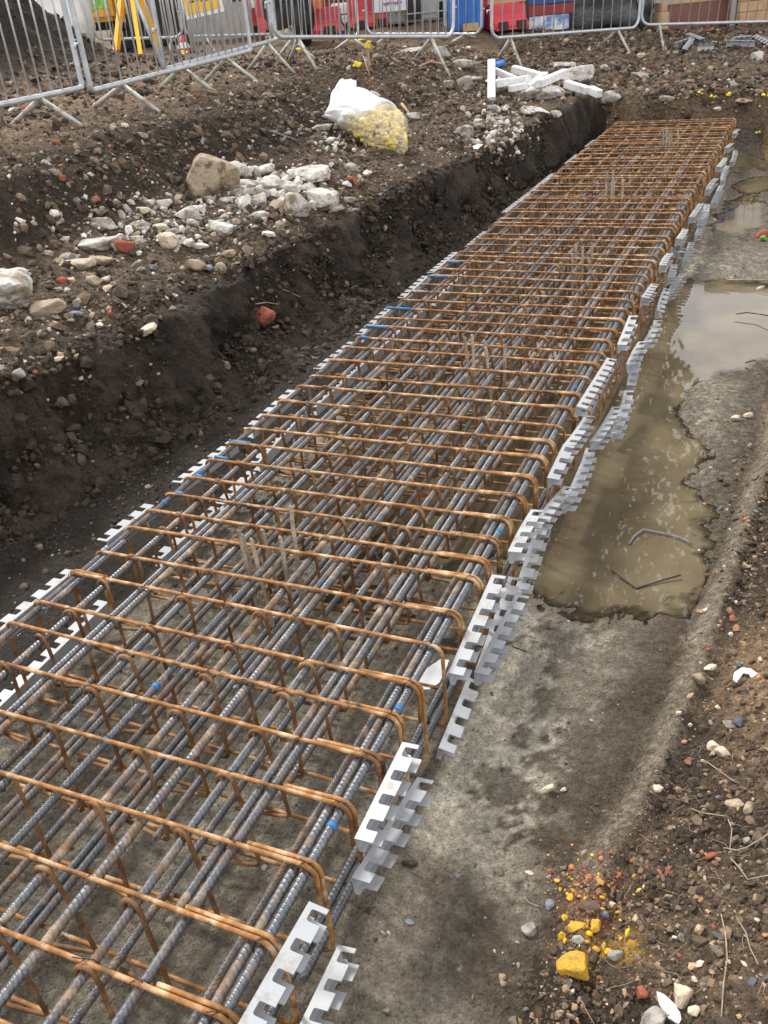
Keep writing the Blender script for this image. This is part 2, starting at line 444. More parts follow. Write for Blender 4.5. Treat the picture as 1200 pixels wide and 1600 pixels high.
def water_material():
    m, nt, b = new_mat('muddy_water')
    p = geo_pos(nt)
    n = noise(nt, 2.2, 6, .6, p, .6)
    r = ramp(nt, n.outputs['Fac'], [(.30, (.085, .066, .042)), (.5, (.135, .108, .068)), (.72, (.20, .165, .105))])
    n2 = noise(nt, 24, 7, .72, p, 1.8)
    film = ramp(nt, n2.outputs['Fac'], [(.62, (0, 0, 0)), (.66, (1, 1, 1))])
    n4 = noise(nt, 3.1, 3, .6, p)
    fm = ramp(nt, n4.outputs['Fac'], [(.52, (0, 0, 0)), (.62, (.6, .6, .6))])
    k = mix(nt, 1.0, film.outputs['Color'], fm.outputs['Color'], 'MULTIPLY')
    df = nt.nodes.new('ShaderNodeBsdfDiffuse')
    link(nt, mix(nt, k, r.outputs['Color'], (.30, .26, .19)), df.inputs['Color'])
    tr = nt.nodes.new('ShaderNodeBsdfTransparent')
    tr.inputs['Color'].default_value = (.98, .96, .92, 1)
    dp = nt.nodes.new('ShaderNodeAttribute'); dp.attribute_name = 'water_depth'
    mr = nt.nodes.new('ShaderNodeMapRange'); mr.interpolation_type = 'SMOOTHSTEP'
    mr.inputs['From Min'].default_value = -.001; mr.inputs['From Max'].default_value = .009; mr.inputs['To Max'].default_value = .93
    link(nt, dp.outputs['Fac'], mr.inputs['Value'])
    body = nt.nodes.new('ShaderNodeMixShader')
    link(nt, mr.outputs['Result'], body.inputs['Fac']); link(nt, tr.outputs[0], body.inputs[1]); link(nt, df.outputs[0], body.inputs[2])
    gl = nt.nodes.new('ShaderNodeBsdfGlossy'); gl.inputs['Roughness'].default_value = .015
    fr = nt.nodes.new('ShaderNodeFresnel'); fr.inputs['IOR'].default_value = 1.68
    sf = nt.nodes.new('ShaderNodeMixShader')
    inv_ = mix(nt, 1.0, (1, 1, 1), k, 'SUBTRACT')
    fk = nt.nodes.new('ShaderNodeMath'); fk.operation = 'MULTIPLY'
    link(nt, fr.outputs[0], fk.inputs[0]); link(nt, inv_, fk.inputs[1])
    link(nt, fk.outputs[0], sf.inputs['Fac']); link(nt, body.outputs[0], sf.inputs[1]); link(nt, gl.outputs[0], sf.inputs[2])
    n3 = noise(nt, 9, 3, .5, p)
    bp = nt.nodes.new('ShaderNodeBump'); bp.inputs['Strength'].default_value = .05; bp.inputs['Distance'].default_value = .004
    link(nt, n3.outputs['Fac'], bp.inputs['Height'])
    link(nt, bp.outputs['Normal'], gl.inputs['Normal']); link(nt, bp.outputs['Normal'], fr.inputs['Normal'])
    link(nt, sf.outputs[0], nt.nodes['Material Output'].inputs['Surface'])
    return m
M['water'] = water_material()

def bag_film():
    m, nt, b = new_mat('clear_bag_film')
    n = noise(nt, 7, 5, .6, coords(nt))
    r = ramp(nt, n.outputs['Fac'], [(.3, (.80, .82, .86)), (.7, (.90, .92, .95))])
    link(nt, r.outputs['Color'], b.inputs['Base Color'])
    b.inputs['Roughness'].default_value = .25
    tr = nt.nodes.new('ShaderNodeBsdfTransparent')
    ms = nt.nodes.new('ShaderNodeMixShader')
    k = nt.nodes.new('ShaderNodeAttribute'); k.attribute_name = 'film'
    link(nt, k.outputs['Fac'], ms.inputs['Fac'])
    link(nt, tr.outputs[0], ms.inputs[1]); link(nt, b.outputs[0], ms.inputs[2])
    link(nt, ms.outputs[0], nt.nodes['Material Output'].inputs['Surface'])
    bump(nt, b, n.outputs['Fac'], .6, .02)
    return m
M['film'] = bag_film()

# ------------------------------------------------------------------ object helpers
def tag(o, label=None, cat=None, group=None, kind=None):
    if label: o['label'] = label
    if cat: o['category'] = cat
    if group: o['group'] = group
    if kind: o['kind'] = kind
    return o

def empty(name, loc=(0, 0, 0), rz=0, **kw):
    o = bpy.data.objects.new(name, None)
    o.empty_display_size = .1
    o.location = loc; o.rotation_euler = (0, 0, rz)
    COL.objects.link(o)
    return tag(o, **kw)

def obj(name, me, mat=None, parent=None, loc=(0, 0, 0), rot=None, **kw):
    o = bpy.data.objects.new(name, me)
    if mat is not None and not me.materials: me.materials.append(mat)
    o.location = loc
    if rot is not None: o.rotation_euler = rot
    COL.objects.link(o)
    if parent is not None: o.parent = parent
    return tag(o, **kw)

def mesh(name, vs, fs, smooth=False):
    me = bpy.data.meshes.new(name)
    me.from_pydata([tuple(v) for v in vs], [], fs)
    if smooth: me.polygons.foreach_set('use_smooth', [True] * len(me.polygons))
    me.update()
    return me

class MB:
    """collects simple shapes into one mesh"""
    def __init__(s): s.v = []; s.f = []; s.sm = []
    def add(s, vs, fs, smooth=False):
        o = len(s.v); s.v += [tuple(v) for v in vs]; s.f += [tuple(i + o for i in f) for f in fs]; s.sm += [smooth] * len(fs)
    def box(s, c, size, rz=0, mat=None):
        x, y, z = [k / 2 for k in size]
        vs = [Vector(p) for p in [(-x, -y, -z), (x, -y, -z), (x, y, -z), (-x, y, -z), (-x, -y, z), (x, -y, z), (x, y, z), (-x, y, z)]]
        R = mat if mat else Matrix.Rotation(rz, 3, 'Z')
        s.add([R @ v + Vector(c) for v in vs], [(0, 3, 2, 1), (4, 5, 6, 7), (0, 1, 5, 4), (1, 2, 6, 5), (2, 3, 7, 6), (3, 0, 4, 7)])
    def beam(s, a, b, w, h):
        a = Vector(a); b = Vector(b); d = b - a; L = d.length
        q = d.to_track_quat('X', 'Z').to_matrix()
        s.box((a + b) / 2, (L, w, h), mat=q)
    def tube(s, pts, r, n=8, cap=True, radii=None):
        pts = [Vector(p) for p in pts]
        N = len(pts)
        t = [(pts[min(i + 1, N - 1)] - pts[max(i - 1, 0)]).normalized() for i in range(N)]
        up = Vector((0, 0, 1)) if abs(t[0].z) < .9 else Vector((1, 0, 0))
        u = (up - t[0] * up.dot(t[0])).normalized()
        vs = []
        for i in range(N):
            u = (u - t[i] * u.dot(t[i])).normalized()
            w = t[i].cross(u)
            rr = radii[i] if radii else r
            for k in range(n):
                a = 2 * math.pi * k / n
                vs.append(pts[i] + (u * math.cos(a) + w * math.sin(a)) * rr)
        fs = [(i * n + k, i * n + (k + 1) % n, (i + 1) * n + (k + 1) % n, (i + 1) * n + k) for i in range(N - 1) for k in range(n)]
        if cap:
            fs.append(tuple(range(n - 1, -1, -1))); fs.append(tuple((N - 1) * n + k for k in range(n)))
        s.add(vs, fs, True)
    def mesh(s, name):
        me = bpy.data.meshes.new(name)
        me.from_pydata(s.v, [], s.f)
        me.polygons.foreach_set('use_smooth', s.sm)
        me.update()
        return me
    def build(s, name, mat, parent=None, bevel=0, **kw):
        me = s.mesh(name)
        if bevel:
            bm = bmesh.new(); bm.from_mesh(me)
            es = [e for e in bm.edges if len(e.link_faces) == 2 and e.calc_face_angle(0) > .6]
            bmesh.ops.bevel(bm, geom=es, offset=bevel, segments=2, affect='EDGES')
            bm.to_mesh(me); bm.free()
        return obj(name, me, mat, parent, **kw)

def arc(c, r, a0, a1, n, plane='xz', off=0):
    out = []
    for i in range(n + 1):
        a = a0 + (a1 - a0) * i / n
        if plane == 'xz': out.append(Vector((c[0] + r * math.cos(a), off, c[1] + r * math.sin(a))))
    return out

# ------------------------------------------------------------------ ground sheet
def build_ground():
    def spread(a, b, n): return list(np.geomspace(1, b / a, n) * a)
    xs = [-x for x in spread(6.0, 400, 14)][::-1] + list(np.arange(-5.97, -2.75, .028)) + list(np.arange(-2.75, 1.32, .0125)) \
        + list(np.arange(1.33, 3.0, .05)) + spread(3.05, 400, 15)
    ys = [-y for y in spread(.95, 300, 12)][::-1] + list(np.arange(-.9, -.1, .015))
    y = -.085
    while y < 16: ys.append(y); y += .0105 + .0036 * max(y, 0)
    ys += spread(16.2, 600, 18)
    xs = np.array(xs); ys = np.array(ys)
    X, Y = np.meshgrid(xs, ys)
    Z, T, E, ZF, D = height(X, Y, want='all')
    ny, nx = X.shape
    # lumpy undercut face of the left wall
    wall = np.clip(T * (1 - T) * 4, 0, 1) * (X > -3) * sst(10.6, 10.2, Y)
    X2 = X + wall * (.12 * fbm(Y, Z * 1.4, 3.0, 4, 80) + .075 * fbm(Y, Z, 13, 4, 81, .65))
    me = bpy.data.meshes.new('ground')
    me.vertices.add(nx * ny)
    me.vertices.foreach_set('co', np.stack([X2, Y, Z], -1).astype(np.float32).ravel())
    idx = np.arange(nx * ny).reshape(ny, nx)
    q = np.stack([idx[:-1, :-1], idx[:-1, 1:], idx[1:, 1:], idx[1:, :-1]], -1).reshape(-1, 4)
    me.loops.add(q.size); me.loops.foreach_set('vertex_index', q.ravel().astype(np.int32))
    me.polygons.add(len(q)); me.polygons.foreach_set('loop_start', (np.arange(len(q)) * 4).astype(np.int32))
    me.polygons.foreach_set('use_smooth', np.ones(len(q), bool))
    me.update(calc_edges=True)
    # soil colours
    def C(*c): return np.array(c)[None, None, :] * np.ones((ny, nx, 1))
    def L(a, b, k): return a + (b - a) * k[..., None]
    n1 = fbm(X, Y, 1.1, 4, 90); n2 = fbm(X, Y, 5, 4, 91); n3 = fbm(X, Y, 18, 3, 92)
    dark = C(.050, .034, .022); mid = C(.122, .083, .052); clay = C(.26, .185, .125); pale = C(.25, .20, .15)
    floor_c = C(.27, .238, .188); floor_d = C(.145, .12, .088); chalk = C(.54, .50, .41)
    bankc = L(mid, dark, sst(-.15, .35, n2 + .4 * n1))
    lev = sst(.80, .93, Z) * sst(.2, .5, -X - 1.5)
    bankc = L(bankc, clay, lev * sst(-.5, .1, n2 + .5 * n1 + .25))
    farb = sst(9.3, 11.5, Y)
    bankc = L(bankc, L(clay * .92, mid, sst(0, .5, n2)), farb * .95)
    ledge = sst(.24, .32, Z) * sst(.56, .46, Z) * (X < -1.5)
    bankc = L(bankc, C(.15, .112, .08), ledge * sst(-.3, .3, n2 + .2) * .8)
    damp = sst(.46, .56, Z) * sst(.90, .78, Z) * sst(8.5, 6.5, Y) * (X < -2.4)
    bankc = L(bankc, C(.040, .030, .021), damp * .85)
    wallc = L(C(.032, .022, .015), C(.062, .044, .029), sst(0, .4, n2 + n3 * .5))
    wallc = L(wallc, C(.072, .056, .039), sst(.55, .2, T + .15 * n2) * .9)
    col = np.where((X > x_rtoe(Y) - .2)[..., None], 0, 0) + bankc
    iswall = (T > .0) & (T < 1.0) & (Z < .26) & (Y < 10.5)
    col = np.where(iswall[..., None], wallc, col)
    # floor
    isfl = (T <= 0) & (E <= 0) & (Y < 10.4)
    fl = L(floor_c, floor_d, sst(-.1, .5, n1 + n2 * .7))
    chk = sst(.50, .62, Y + .3 * X) * sst(1.9, 1.5, Y) * sst(.0, .05, X) * sst(.50, .25, X) * sst(-.08, .10, n2 + .9 * n3 + .5 * fbm(X, Y, 40, 3, 96) + .35 * sst(.28, .05, X))
    chk2 = sst(2.1, 2.3, Y) * sst(9, 7, Y) * sst(.0, .1, X) * sst(-.05, .2, n2 + .6 * n3 + .6 * fbm(X, Y, 30, 3, 97)) * .7
    chk3 = sst(-.25, .25, n1 + .5 * n2) * (X < -.05) * sst(-1.35, -1.2, X) * sst(3, 1.4, Y) * .6
    fl = L(fl, chalk, np.clip(chk + chk2 + chk3, 0, 1))
    mudd = sst(.10, .0, E + .16) * 0 + sst(-.28, -.02, E + .05 * n2) * sst(.3, .8, Y)
    fl = L(fl, C(.095, .070, .047), np.clip(mudd + sst(-.1, .25, n2) * (X > .12) * .5, 0, 1) * .85 * (1 - .55 * np.clip(chk, 0, 1)))
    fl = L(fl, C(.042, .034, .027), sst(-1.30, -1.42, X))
    fl = L(fl, C(.10, .085, .065), sst(5.6, 7, Y) * .7)
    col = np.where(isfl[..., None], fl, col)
    # right bank
    isr = (E > 0) & (Y < 10.4)
    rb = L(C(.165, .118, .078), C(.062, .045, .031), sst(-.25, .35, n2 + .3 * n3))
    rb = L(rb, C(.36, .24, .14), np.exp(-(((X - .80) / .09) ** 2 + ((Y - 1.35) / .3) ** 2)) * sst(-.4, .2, n3 + .3))
    rim = np.exp(-((E - .055 - .02 * n2) / .04) ** 2) * sst(.3, .6, Y) * sst(4, 3, Y)
    rb = L(rb, C(.31, .265, .205), rim * .9)
    redp = np.exp(-(((X - .50) / .045) ** 2 + ((Y - .48) / .05) ** 2)) * sst(-.5, 0, n3 + .3)
    yelp = (np.exp(-(((X - .53) / .028) ** 2 + ((Y - .39) / .05) ** 2)) + np.exp(-(((X - .60) / .03) ** 2 + ((Y - .40) / .04) ** 2)))
    rb = L(rb, C(.42, .13, .06), np.clip(redp, 0, 1) * .85)
    yel = np.clip(yelp, 0, 1) * sst(-.12, .10, fbm(X, Y, 42, 3, 95))
    rb = L(rb, C(.62, .36, .04), yel * .9)
    orange_clay = sst(8, 9.5, Y)
    rb = L(rb, C(.26, .17, .08), orange_clay * .7)
    col = np.where(isr[..., None], rb, col)
    # heap behind the barriers
    heap = sst(1.05, 1.25, Z) * (X < -4.3) * (Y < 10)
    col = L(col, C(.048, .036, .028), heap)
    wet = np.clip(.25 + .5 * (isfl & (Y > 1.2)) + .25 * n2 + sst(.04, .0, np.abs(Z - WATER)) * isfl * .5 + .15 * iswall, 0, 1)
    wet = np.where(isr | (Z > .5), wet * .35, wet)
    grit = np.where(isfl & (Y < 1.9), .30, np.where(iswall, .15, np.where(heap > .5, .3, 1.0)))
    wz = sst(WATER + .006, WATER - .004, Z) * isfl
    col = L(col, C(.20, .165, .115), sst(WATER + .010, WATER - .004, Z) * isfl * (X > -.1) * .8)
    col = np.clip(col, .005, 1)
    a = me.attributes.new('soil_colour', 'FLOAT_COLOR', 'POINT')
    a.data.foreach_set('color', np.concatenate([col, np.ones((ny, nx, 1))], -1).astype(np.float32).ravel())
    a = me.attributes.new('soil_wet', 'FLOAT', 'POINT'); a.data.foreach_set('value', wet.astype(np.float32).ravel())
    a = me.attributes.new('soil_grit', 'FLOAT', 'POINT'); a.data.foreach_set('value', grit.astype(np.float32).ravel())
    return obj('ground', me, M['soil'], kind='structure')
build_ground()

# puddle water: one level sheet that the uneven trench floor breaks through
def water_sheet():
    gx = np.linspace(-1.45, .86, 190); gy = np.concatenate([np.arange(1.3, 4, .013), np.arange(4, 10.1, .03)])
    X, Y = np.meshgrid(gx, gy); ny, nx = X.shape
    dep = WATER - height(X, Y)
    me = bpy.data.meshes.new('puddle_water')
    me.vertices.add(nx * ny); me.vertices.foreach_set('co', np.stack([X, Y, np.full_like(X, WATER)], -1).astype(np.float32).ravel())
    idx = np.arange(nx * ny).reshape(ny, nx)
    q = np.stack([idx[:-1, :-1], idx[:-1, 1:], idx[1:, 1:], idx[1:, :-1]], -1).reshape(-1, 4)
    q = q[dep.ravel()[q].max(1) > -.002]
    me.loops.add(q.size); me.loops.foreach_set('vertex_index', q.ravel().astype(np.int32))
    me.polygons.add(len(q)); me.polygons.foreach_set('loop_start', (np.arange(len(q)) * 4).astype(np.int32))
    me.update(calc_edges=True)
    a = me.attributes.new('water_depth', 'FLOAT', 'POINT'); a.data.foreach_set('value', dep.astype(np.float32).ravel())
    obj('puddle_water', me, M['water'], kind='structure')
water_sheet()

# ------------------------------------------------------------------ loose gravel (stuff)
def ico():
    t = (1 + 5 ** .5) / 2
    v = np.array([(-1, t, 0), (1, t, 0), (-1, -t, 0), (1, -t, 0), (0, -1, t), (0, 1, t), (0, -1, -t), (0, 1, -t), (t, 0, -1), (t, 0, 1), (-t, 0, -1), (-t, 0, 1)], float)
    v /= np.linalg.norm(v[0])
    f = [(0, 11, 5), (0, 5, 1), (0, 1, 7), (0, 7, 10), (0, 10, 11), (1, 5, 9), (5, 11, 4), (11, 10, 2), (10, 7, 6), (7, 1, 8), (3, 9, 4), (3, 4, 2), (3, 2, 6), (3, 6, 8), (3, 8, 9), (4, 9, 5), (2, 4, 11), (6, 2, 10), (8, 6, 7), (9, 8, 1)]
    return v, np.array(f)
IV, IF = ico()
PAL = {
 'bank': [((.055, .042, .032), 4), ((.11, .082, .058), 4), ((.25, .195, .14), 3.6), ((.36, .29, .21), 1.6), ((.26, .24, .21), 1.5), ((.58, .53, .46), .8), ((.26, .08, .045), .6), ((.12, .13, .15), .5)],
 'right': [((.055, .042, .03), 6), ((.13, .092, .06), 5), ((.26, .18, .115), 3.4), ((.38, .27, .165), 1.6), ((.21, .18, .15), 1.2), ((.58, .50, .40), .8), ((.24, .085, .05), .6), ((.36, .19, .10), .7), ((.10, .11, .13), .6)],
 'floor': [((.07, .06, .05), 3), ((.16, .135, .105), 3), ((.28, .25, .20), 2), ((.45, .43, .38), .6)],
 'heap': [((.045, .035, .027), 5), ((.09, .065, .048), 3), ((.22, .17, .13), .8)],
 'white': [((.58, .56, .52), 3), ((.40, .37, .33), 3), ((.25, .2, .15), 3), ((.10, .075, .055), 3)],
 'red': [((.36, .10, .05), 3), ((.5, .22, .08), 1), ((.14, .09, .06), 3), ((.3, .25, .2), 2)],
 'yellow': [((.68, .40, .03), 3), ((.45, .28, .06), 1), ((.14, .10, .07), 3)],
}
OV = np.array([(1, 0, 0), (-1, 0, 0), (0, 1, 0), (0, -1, 0), (0, 0, 1), (0, 0, -1)], float)
OF = np.array([(0, 2, 4), (2, 1, 4), (1, 3, 4), (3, 0, 4), (2, 0, 5), (1, 2, 5), (3, 1, 5), (0, 3, 5)])
def stones(name, X, Y, S, pal, sink=.25, label=None, flat=.65, cut=.0045):
    k = S < cut
    if k.any() and (~k).any():
        _stones(name, X[k], Y[k], S[k], pal, sink, label and label + ', finest part', flat, OV, OF)
        k = ~k; X, Y, S = X[k], Y[k], S[k]
    return _stones(name, X, Y, S, pal, sink, label, flat, IV, IF)

def _stones(name, X, Y, S, pal, sink, label, flat, IV, IF):
    n = len(X); m = len(IV)
    Z = height(X, Y)
    v = IV[None] * (1 + RNG.uniform(-.38, .34, (n, m, 1)))
    sc = np.stack([S * RNG.uniform(.75, 1.35, n), S * RNG.uniform(.6, 1.1, n), S * RNG.uniform(flat * .6, flat * 1.2, n)], -1)
    v = v * sc[:, None, :]
    # random orientation
    q = RNG.normal(size=(n, 4)); tilt = RNG.uniform(0, .7, (n, 1)); q[:, 1:3] *= tilt; q /= np.linalg.norm(q, axis=1)[:, None]
    w, a, b, c = q.T
    R = np.stack([1 - 2 * (b * b + c * c), 2 * (a * b - c * w), 2 * (a * c + b * w), 2 * (a * b + c * w), 1 - 2 * (a * a + c * c), 2 * (b * c - a * w),
                  2 * (a * c - b * w), 2 * (b * c + a * w), 1 - 2 * (a * a + b * b)], -1).reshape(n, 3, 3)
    v = np.einsum('nij,nkj->nki', R, v)
    v[..., 0] += X[:, None]; v[..., 1] += Y[:, None]; v[..., 2] += (Z + sc[:, 2] * (1 - 2 * sink) * .6)[:, None]
    cols = np.array([p[0] for p in PAL[pal]]); pr = np.array([p[1] for p in PAL[pal]]); pr = pr / pr.sum()
    ci = RNG.choice(len(cols), n, p=pr)
    cc = cols[ci] * RNG.uniform(.7, 1.25, (n, 1))
    me = bpy.data.meshes.new(name)
    me.vertices.add(n * m); me.vertices.foreach_set('co', v.astype(np.float32).ravel())
    f = (IF[None] + (np.arange(n) * m)[:, None, None]).reshape(-1, 3)
    me.loops.add(f.size); me.loops.foreach_set('vertex_index', f.ravel().astype(np.int32))
    me.polygons.add(len(f)); me.polygons.foreach_set('loop_start', (np.arange(len(f)) * 3).astype(np.int32))
    me.polygons.foreach_set('use_smooth', np.zeros(len(f), bool))
    me.update(calc_edges=True)
    a_ = me.attributes.new('stone_colour', 'FLOAT_COLOR', 'POINT')
    a_.data.foreach_set('color', np.concatenate([np.repeat(cc, m, 0), np.ones((n * m, 1))], 1).astype(np.float32).ravel())
    return obj(name, me, M['stone'], label=label, kind='stuff', cat='gravel')

def power(n, lo, hi, k=2.6):
    u = RNG.uniform(size=n)
    return (lo ** (1 - k) + u * (hi ** (1 - k) - lo ** (1 - k))) ** (1 / (1 - k))

def scatter(n, x0, x1, y0, y1, keep, dens_y=1.0):
    X = RNG.uniform(x0, x1, n); Y = y0 + (y1 - y0) * RNG.uniform(size=n) ** dens_y
    k = keep(X, Y) & (RNG.uniform(size=n) < .35 + .9 * sst(-.3, .4, fbm(X, Y, 2.0, 3, 120)))
    return X[k], Y[k]

X, Y = scatter(80000, .38, 1.45, -.5, 6, lambda x, y: (x > x_rtoe(y) + .09) | ((x > x_rtoe(y) + .0) & (y < .5)), 1.5)
stones('bank_gravel', X, Y, power(len(X), .0014, .013, 2.5), 'right', .3, 'fine mixed gravel over the right bank')
X, Y = scatter(44000, -5.2, -1.9, .3, 12, lambda x, y: x < x_walltop(y) + .02, 1.15)
stones('bank_gravel', X, Y, power(len(X), .0045, .034, 2.7), 'bank', .32, 'mixed gravel and brick bits strewn over the left bank')
PAL['clod'] = [((.05, .036, .026), 3), ((.085, .060, .041), 4), ((.13, .093, .062), 3), ((.17, .125, .085), 1)]
X, Y = scatter(15000, -5.2, -2.1, .3, 12, lambda x, y: (x < x_walltop(y)) & ((height(x, y, False) < .80) | (RNG.uniform(size=x.shape) < .22) | (y > 8)), 1.15)
stones('soil_clods', X, Y, power(len(X), .010, .052, 2.5), 'clod', .42, 'broken soil clods over the left bank', .8)
X, Y = scatter(14000, .42, 1.45, -.5, 6, lambda x, y: (x > x_rtoe(y) + .10) | ((x > x_rtoe(y) + .0) & (y < .5)), 1.5)
stones('soil_clods', X, Y, power(len(X), .004, .020, 2.4), 'clod', .42, 'broken soil clods over the right bank', .8)
X, Y = scatter(5000, -3.2, 2.2, 10.3, 16, lambda x, y: y > 10.45, 1.1)
stones('soil_clods', X, Y, power(len(X), .015, .06, 2.5), 'clod', .4, 'broken soil clods beyond the trench end', .8)
X, Y = scatter(16000, -3.2, 2.2, 10.3, 16, lambda x, y: y > 10.45, 1.1)
stones('gravel', X, Y, power(len(X), .008, .05, 2.6), 'bank', .2, 'stony ground between the trench end and the barriers')
X, Y = scatter(22000, -1.9, .75, -.5, 9.5, lambda x, y: (x > x_wallbase(y)) & (x < x_rtoe(y)) & (height(x, y) > WATER + .001), 1.6)
stones('floor_grit', X, Y, power(len(X), .0015, .010, 2.8), 'floor', .2, 'grit on the trench floor')
X, Y = scatter(2600, -2.15, -1.32, .4, 6.5, lambda x, y: x < x_wallbase(y) + .3, 1.2)
stones('floor_grit', X, Y, power(len(X), .005, .022, 2.8), 'heap', .2, 'dark clods at the foot of the left trench wall')
X, Y = scatter(5000, -7.5, -4.3, 3.2, 10, lambda x, y: height(x, y) > .9, 1)
stones('soil_clods', X, Y, power(len(X), .012, .06, 2.8), 'heap', .3, 'lumps on the dark soil heap behind the left barriers')
PAL['wallclod'] = [((.030, .021, .015), 5), ((.050, .036, .025), 4), ((.085, .062, .043), 1), ((.2, .16, .12), .25)]
def wall_clods():
    n = 8000
    Y = RNG.uniform(.8, 10.2, n); t = RNG.uniform(0, 1, n)
    X = x_wallbase(Y) + (x_walltop(Y) - x_wallbase(Y)) * t
    stones('soil_clods', X, Y, power(n, .006, .040, 2.4), 'wallclod', .45, 'dark clods clinging to the left trench wall', .9)
wall_clods()
def heap_at(name, u, v, su, sv, n, lo, hi, pal, label, k=2.2, flat=.7):
    uu = u + RNG.normal(size=n) * su; vv = v + RNG.normal(size=n) * sv
    Rm = np.array(CAM_R)
    dd = np.stack([(uu - W_PX / 2) / F_PX, (H_PX / 2 - vv) / F_PX, -np.ones(n)], 1) @ Rm.T
    lo_t = np.full(n, .9); hi_t = np.full(n, 22.0)
    for m_, sp in ((90, 'g'), (14, 'l'), (8, 'l')):
        w = np.linspace(0, 1, m_)[None]
        ts = lo_t[:, None] * (hi_t / lo_t)[:, None] ** w if sp == 'g' else lo_t[:, None] + (hi_t - lo_t)[:, None] * w
        below = CAM_C.z + dd[:, 2:3] * ts < height(CAM_C.x + dd[:, :1] * ts, CAM_C.y + dd[:, 1:2] * ts, detail=(sp == 'l'))
        below[:, -1] = True
        ii = below.argmax(1); r_ = np.arange(n)
        a_, b_ = ts[r_, np.maximum(ii - 1, 0)], ts[r_, ii]
        if sp == 'g': a_, b_ = a_ * .97, b_ * 1.03
        lo_t, hi_t = a_, b_
    X = CAM_C.x + dd[:, 0] * hi_t; Y = CAM_C.y + dd[:, 1] * hi_t
    return stones(name, np.array(X), np.array(Y), power(n, lo, hi, k), pal, .1, label, flat)
heap_at('rubble_spill', 785, 200, 22, 24, 420, .012, .055, 'white', 'white crushed rubble spilling down below the white posts')
heap_at('rubble_spill', 425, 298, 52, 22, 420, .012, .06, 'white', 'small pale rubble round the white lumps on the left ledge')
heap_at('rubble_spill', 255, 352, 85, 22, 520, .008, .045, 'white', 'small pale rubble along the left ledge')
heap_at('rubble_spill', 530, 215, 22, 22, 130, .012, .04, 'white', 'pale rubble bits beside the yellow filled bag')
heap_at('brick_bits', 920, 1380, 42, 26, 300, .002, .009, 'red', 'crumbled red brick on the right bank edge')
heap_at('yellow_bits', 925, 1420, 34, 34, 230, .002, .010, 'yellow', 'yellow paint flakes on the right bank edge')
heap_at('brick_bits', 900, 1560, 60, 30, 420, .002, .010, 'right', 'mixed grit at the lower right bank')

# ------------------------------------------------------------------ reinforcement cage
S_JIT = [-.01, .19, .30, .30, .23, .07, .13, .13, .34, .01, -.20, -.31, -.27, -.32, -.27, -.39, -.43, -.27, -.31, -.04, .04, -.06, .02, .03, .06, .11, .16, .09, .13, .18, .20, .17]
CW, CH = 1.2825, .292
def station_y(n):
    if n < 0: return n * .15 - .003
    if n < len(S_JIT): return (n + S_JIT[n]) * .15
    return (n + .1 + .22 * math.sin(n * 2.3) + .12 * math.sin(n * 5.1)) * .15
cage = empty('reinforcement_cage', (-CW / 2, 0, FLOOR + .03), label='long rusty reinforcement cage of ribbed bars and stirrups lying in the trench', cat='steel reinforcement')
CO = Vector((-CW / 2, 0, FLOOR + .03))
inv = -CO

def rib_bar_mesh(name, L, r=.0098, pitch=.0125, nseg=9):
    n = int(L / pitch)
    ring = []
    for i in range(n):
        y = i * pitch
        ring += [(y, 1.0), (y + pitch * .42, 1.0), (y + pitch * .6, 1.17), (y + pitch * .82, 1.17)]
    ring.append((n * pitch, 1.0))
    yy = np.array([a for a, _ in ring]); rr = np.array([b for _, b in ring]) * r
    ang = np.arange(nseg) * 2 * math.pi / nseg
    A, Yy = np.meshgrid(ang, yy); _, Rr = np.meshgrid(ang, rr)
    side = np.abs(np.sin(A * 1.0))
    Rr = r + (Rr - r) * (.25 + .75 * side)
    lon = np.where(np.abs(np.cos(A)) > .96, r * 1.1, 0)
    Rr = np.maximum(Rr, lon)
    V = np.stack([Rr * np.cos(A), Yy + Rr * np.sin(A) * .75 * np.sign(np.cos(A) + .01), Rr * np.sin(A)], -1).reshape(-1, 3)
    m = len(yy)
    i = np.arange(m - 1)[:, None]; k = np.arange(nseg)[None]
    k1 = (k + 1) % nseg
    F = np.stack([i * nseg + k, i * nseg + k1 + 0 * i, (i + 1) * nseg + k1, (i + 1) * nseg + k], -1).reshape(-1, 4)
    me = bpy.data.meshes.new(name)
    caps = 2
    me.vertices.add(len(V)); me.vertices.foreach_set('co', V.astype(np.float32).ravel())
    li = np.concatenate([F.ravel(), np.arange(nseg)[::-1], (m - 1) * nseg + np.arange(nseg)])
    ls = np.concatenate([np.arange(len(F)) * 4, [len(F) * 4, len(F) * 4 + nseg]])
    me.loops.add(len(li)); me.loops.foreach_set('vertex_index', li.astype(np.int32))
    me.polygons.add(len(F) + 2); me.polygons.foreach_set('loop_start', ls.astype(np.int32))
    me.polygons.foreach_set('use_smooth', np.array([True] * len(F) + [False] * 2))
    me.update(calc_edges=True)
    return me

BAR_MESH = {}
def bar(x, z, y0, y1, r=.0098, dz=0, dx=0, roll=0):
    L = round(y1 - y0, 1)
    key = (L, r)
    if key not in BAR_MESH: BAR_MESH[key] = rib_bar_mesh('longitudinal_bar', L, r)
    o = obj('longitudinal_bar', BAR_MESH[key], M['bar'], cage, loc=Vector((x, y0, z)) + inv)
    d = Vector((dx, L, dz)).normalized()
    o.rotation_euler = (math.asin(d.z), roll, -math.atan2(d.x, d.y))
    return o

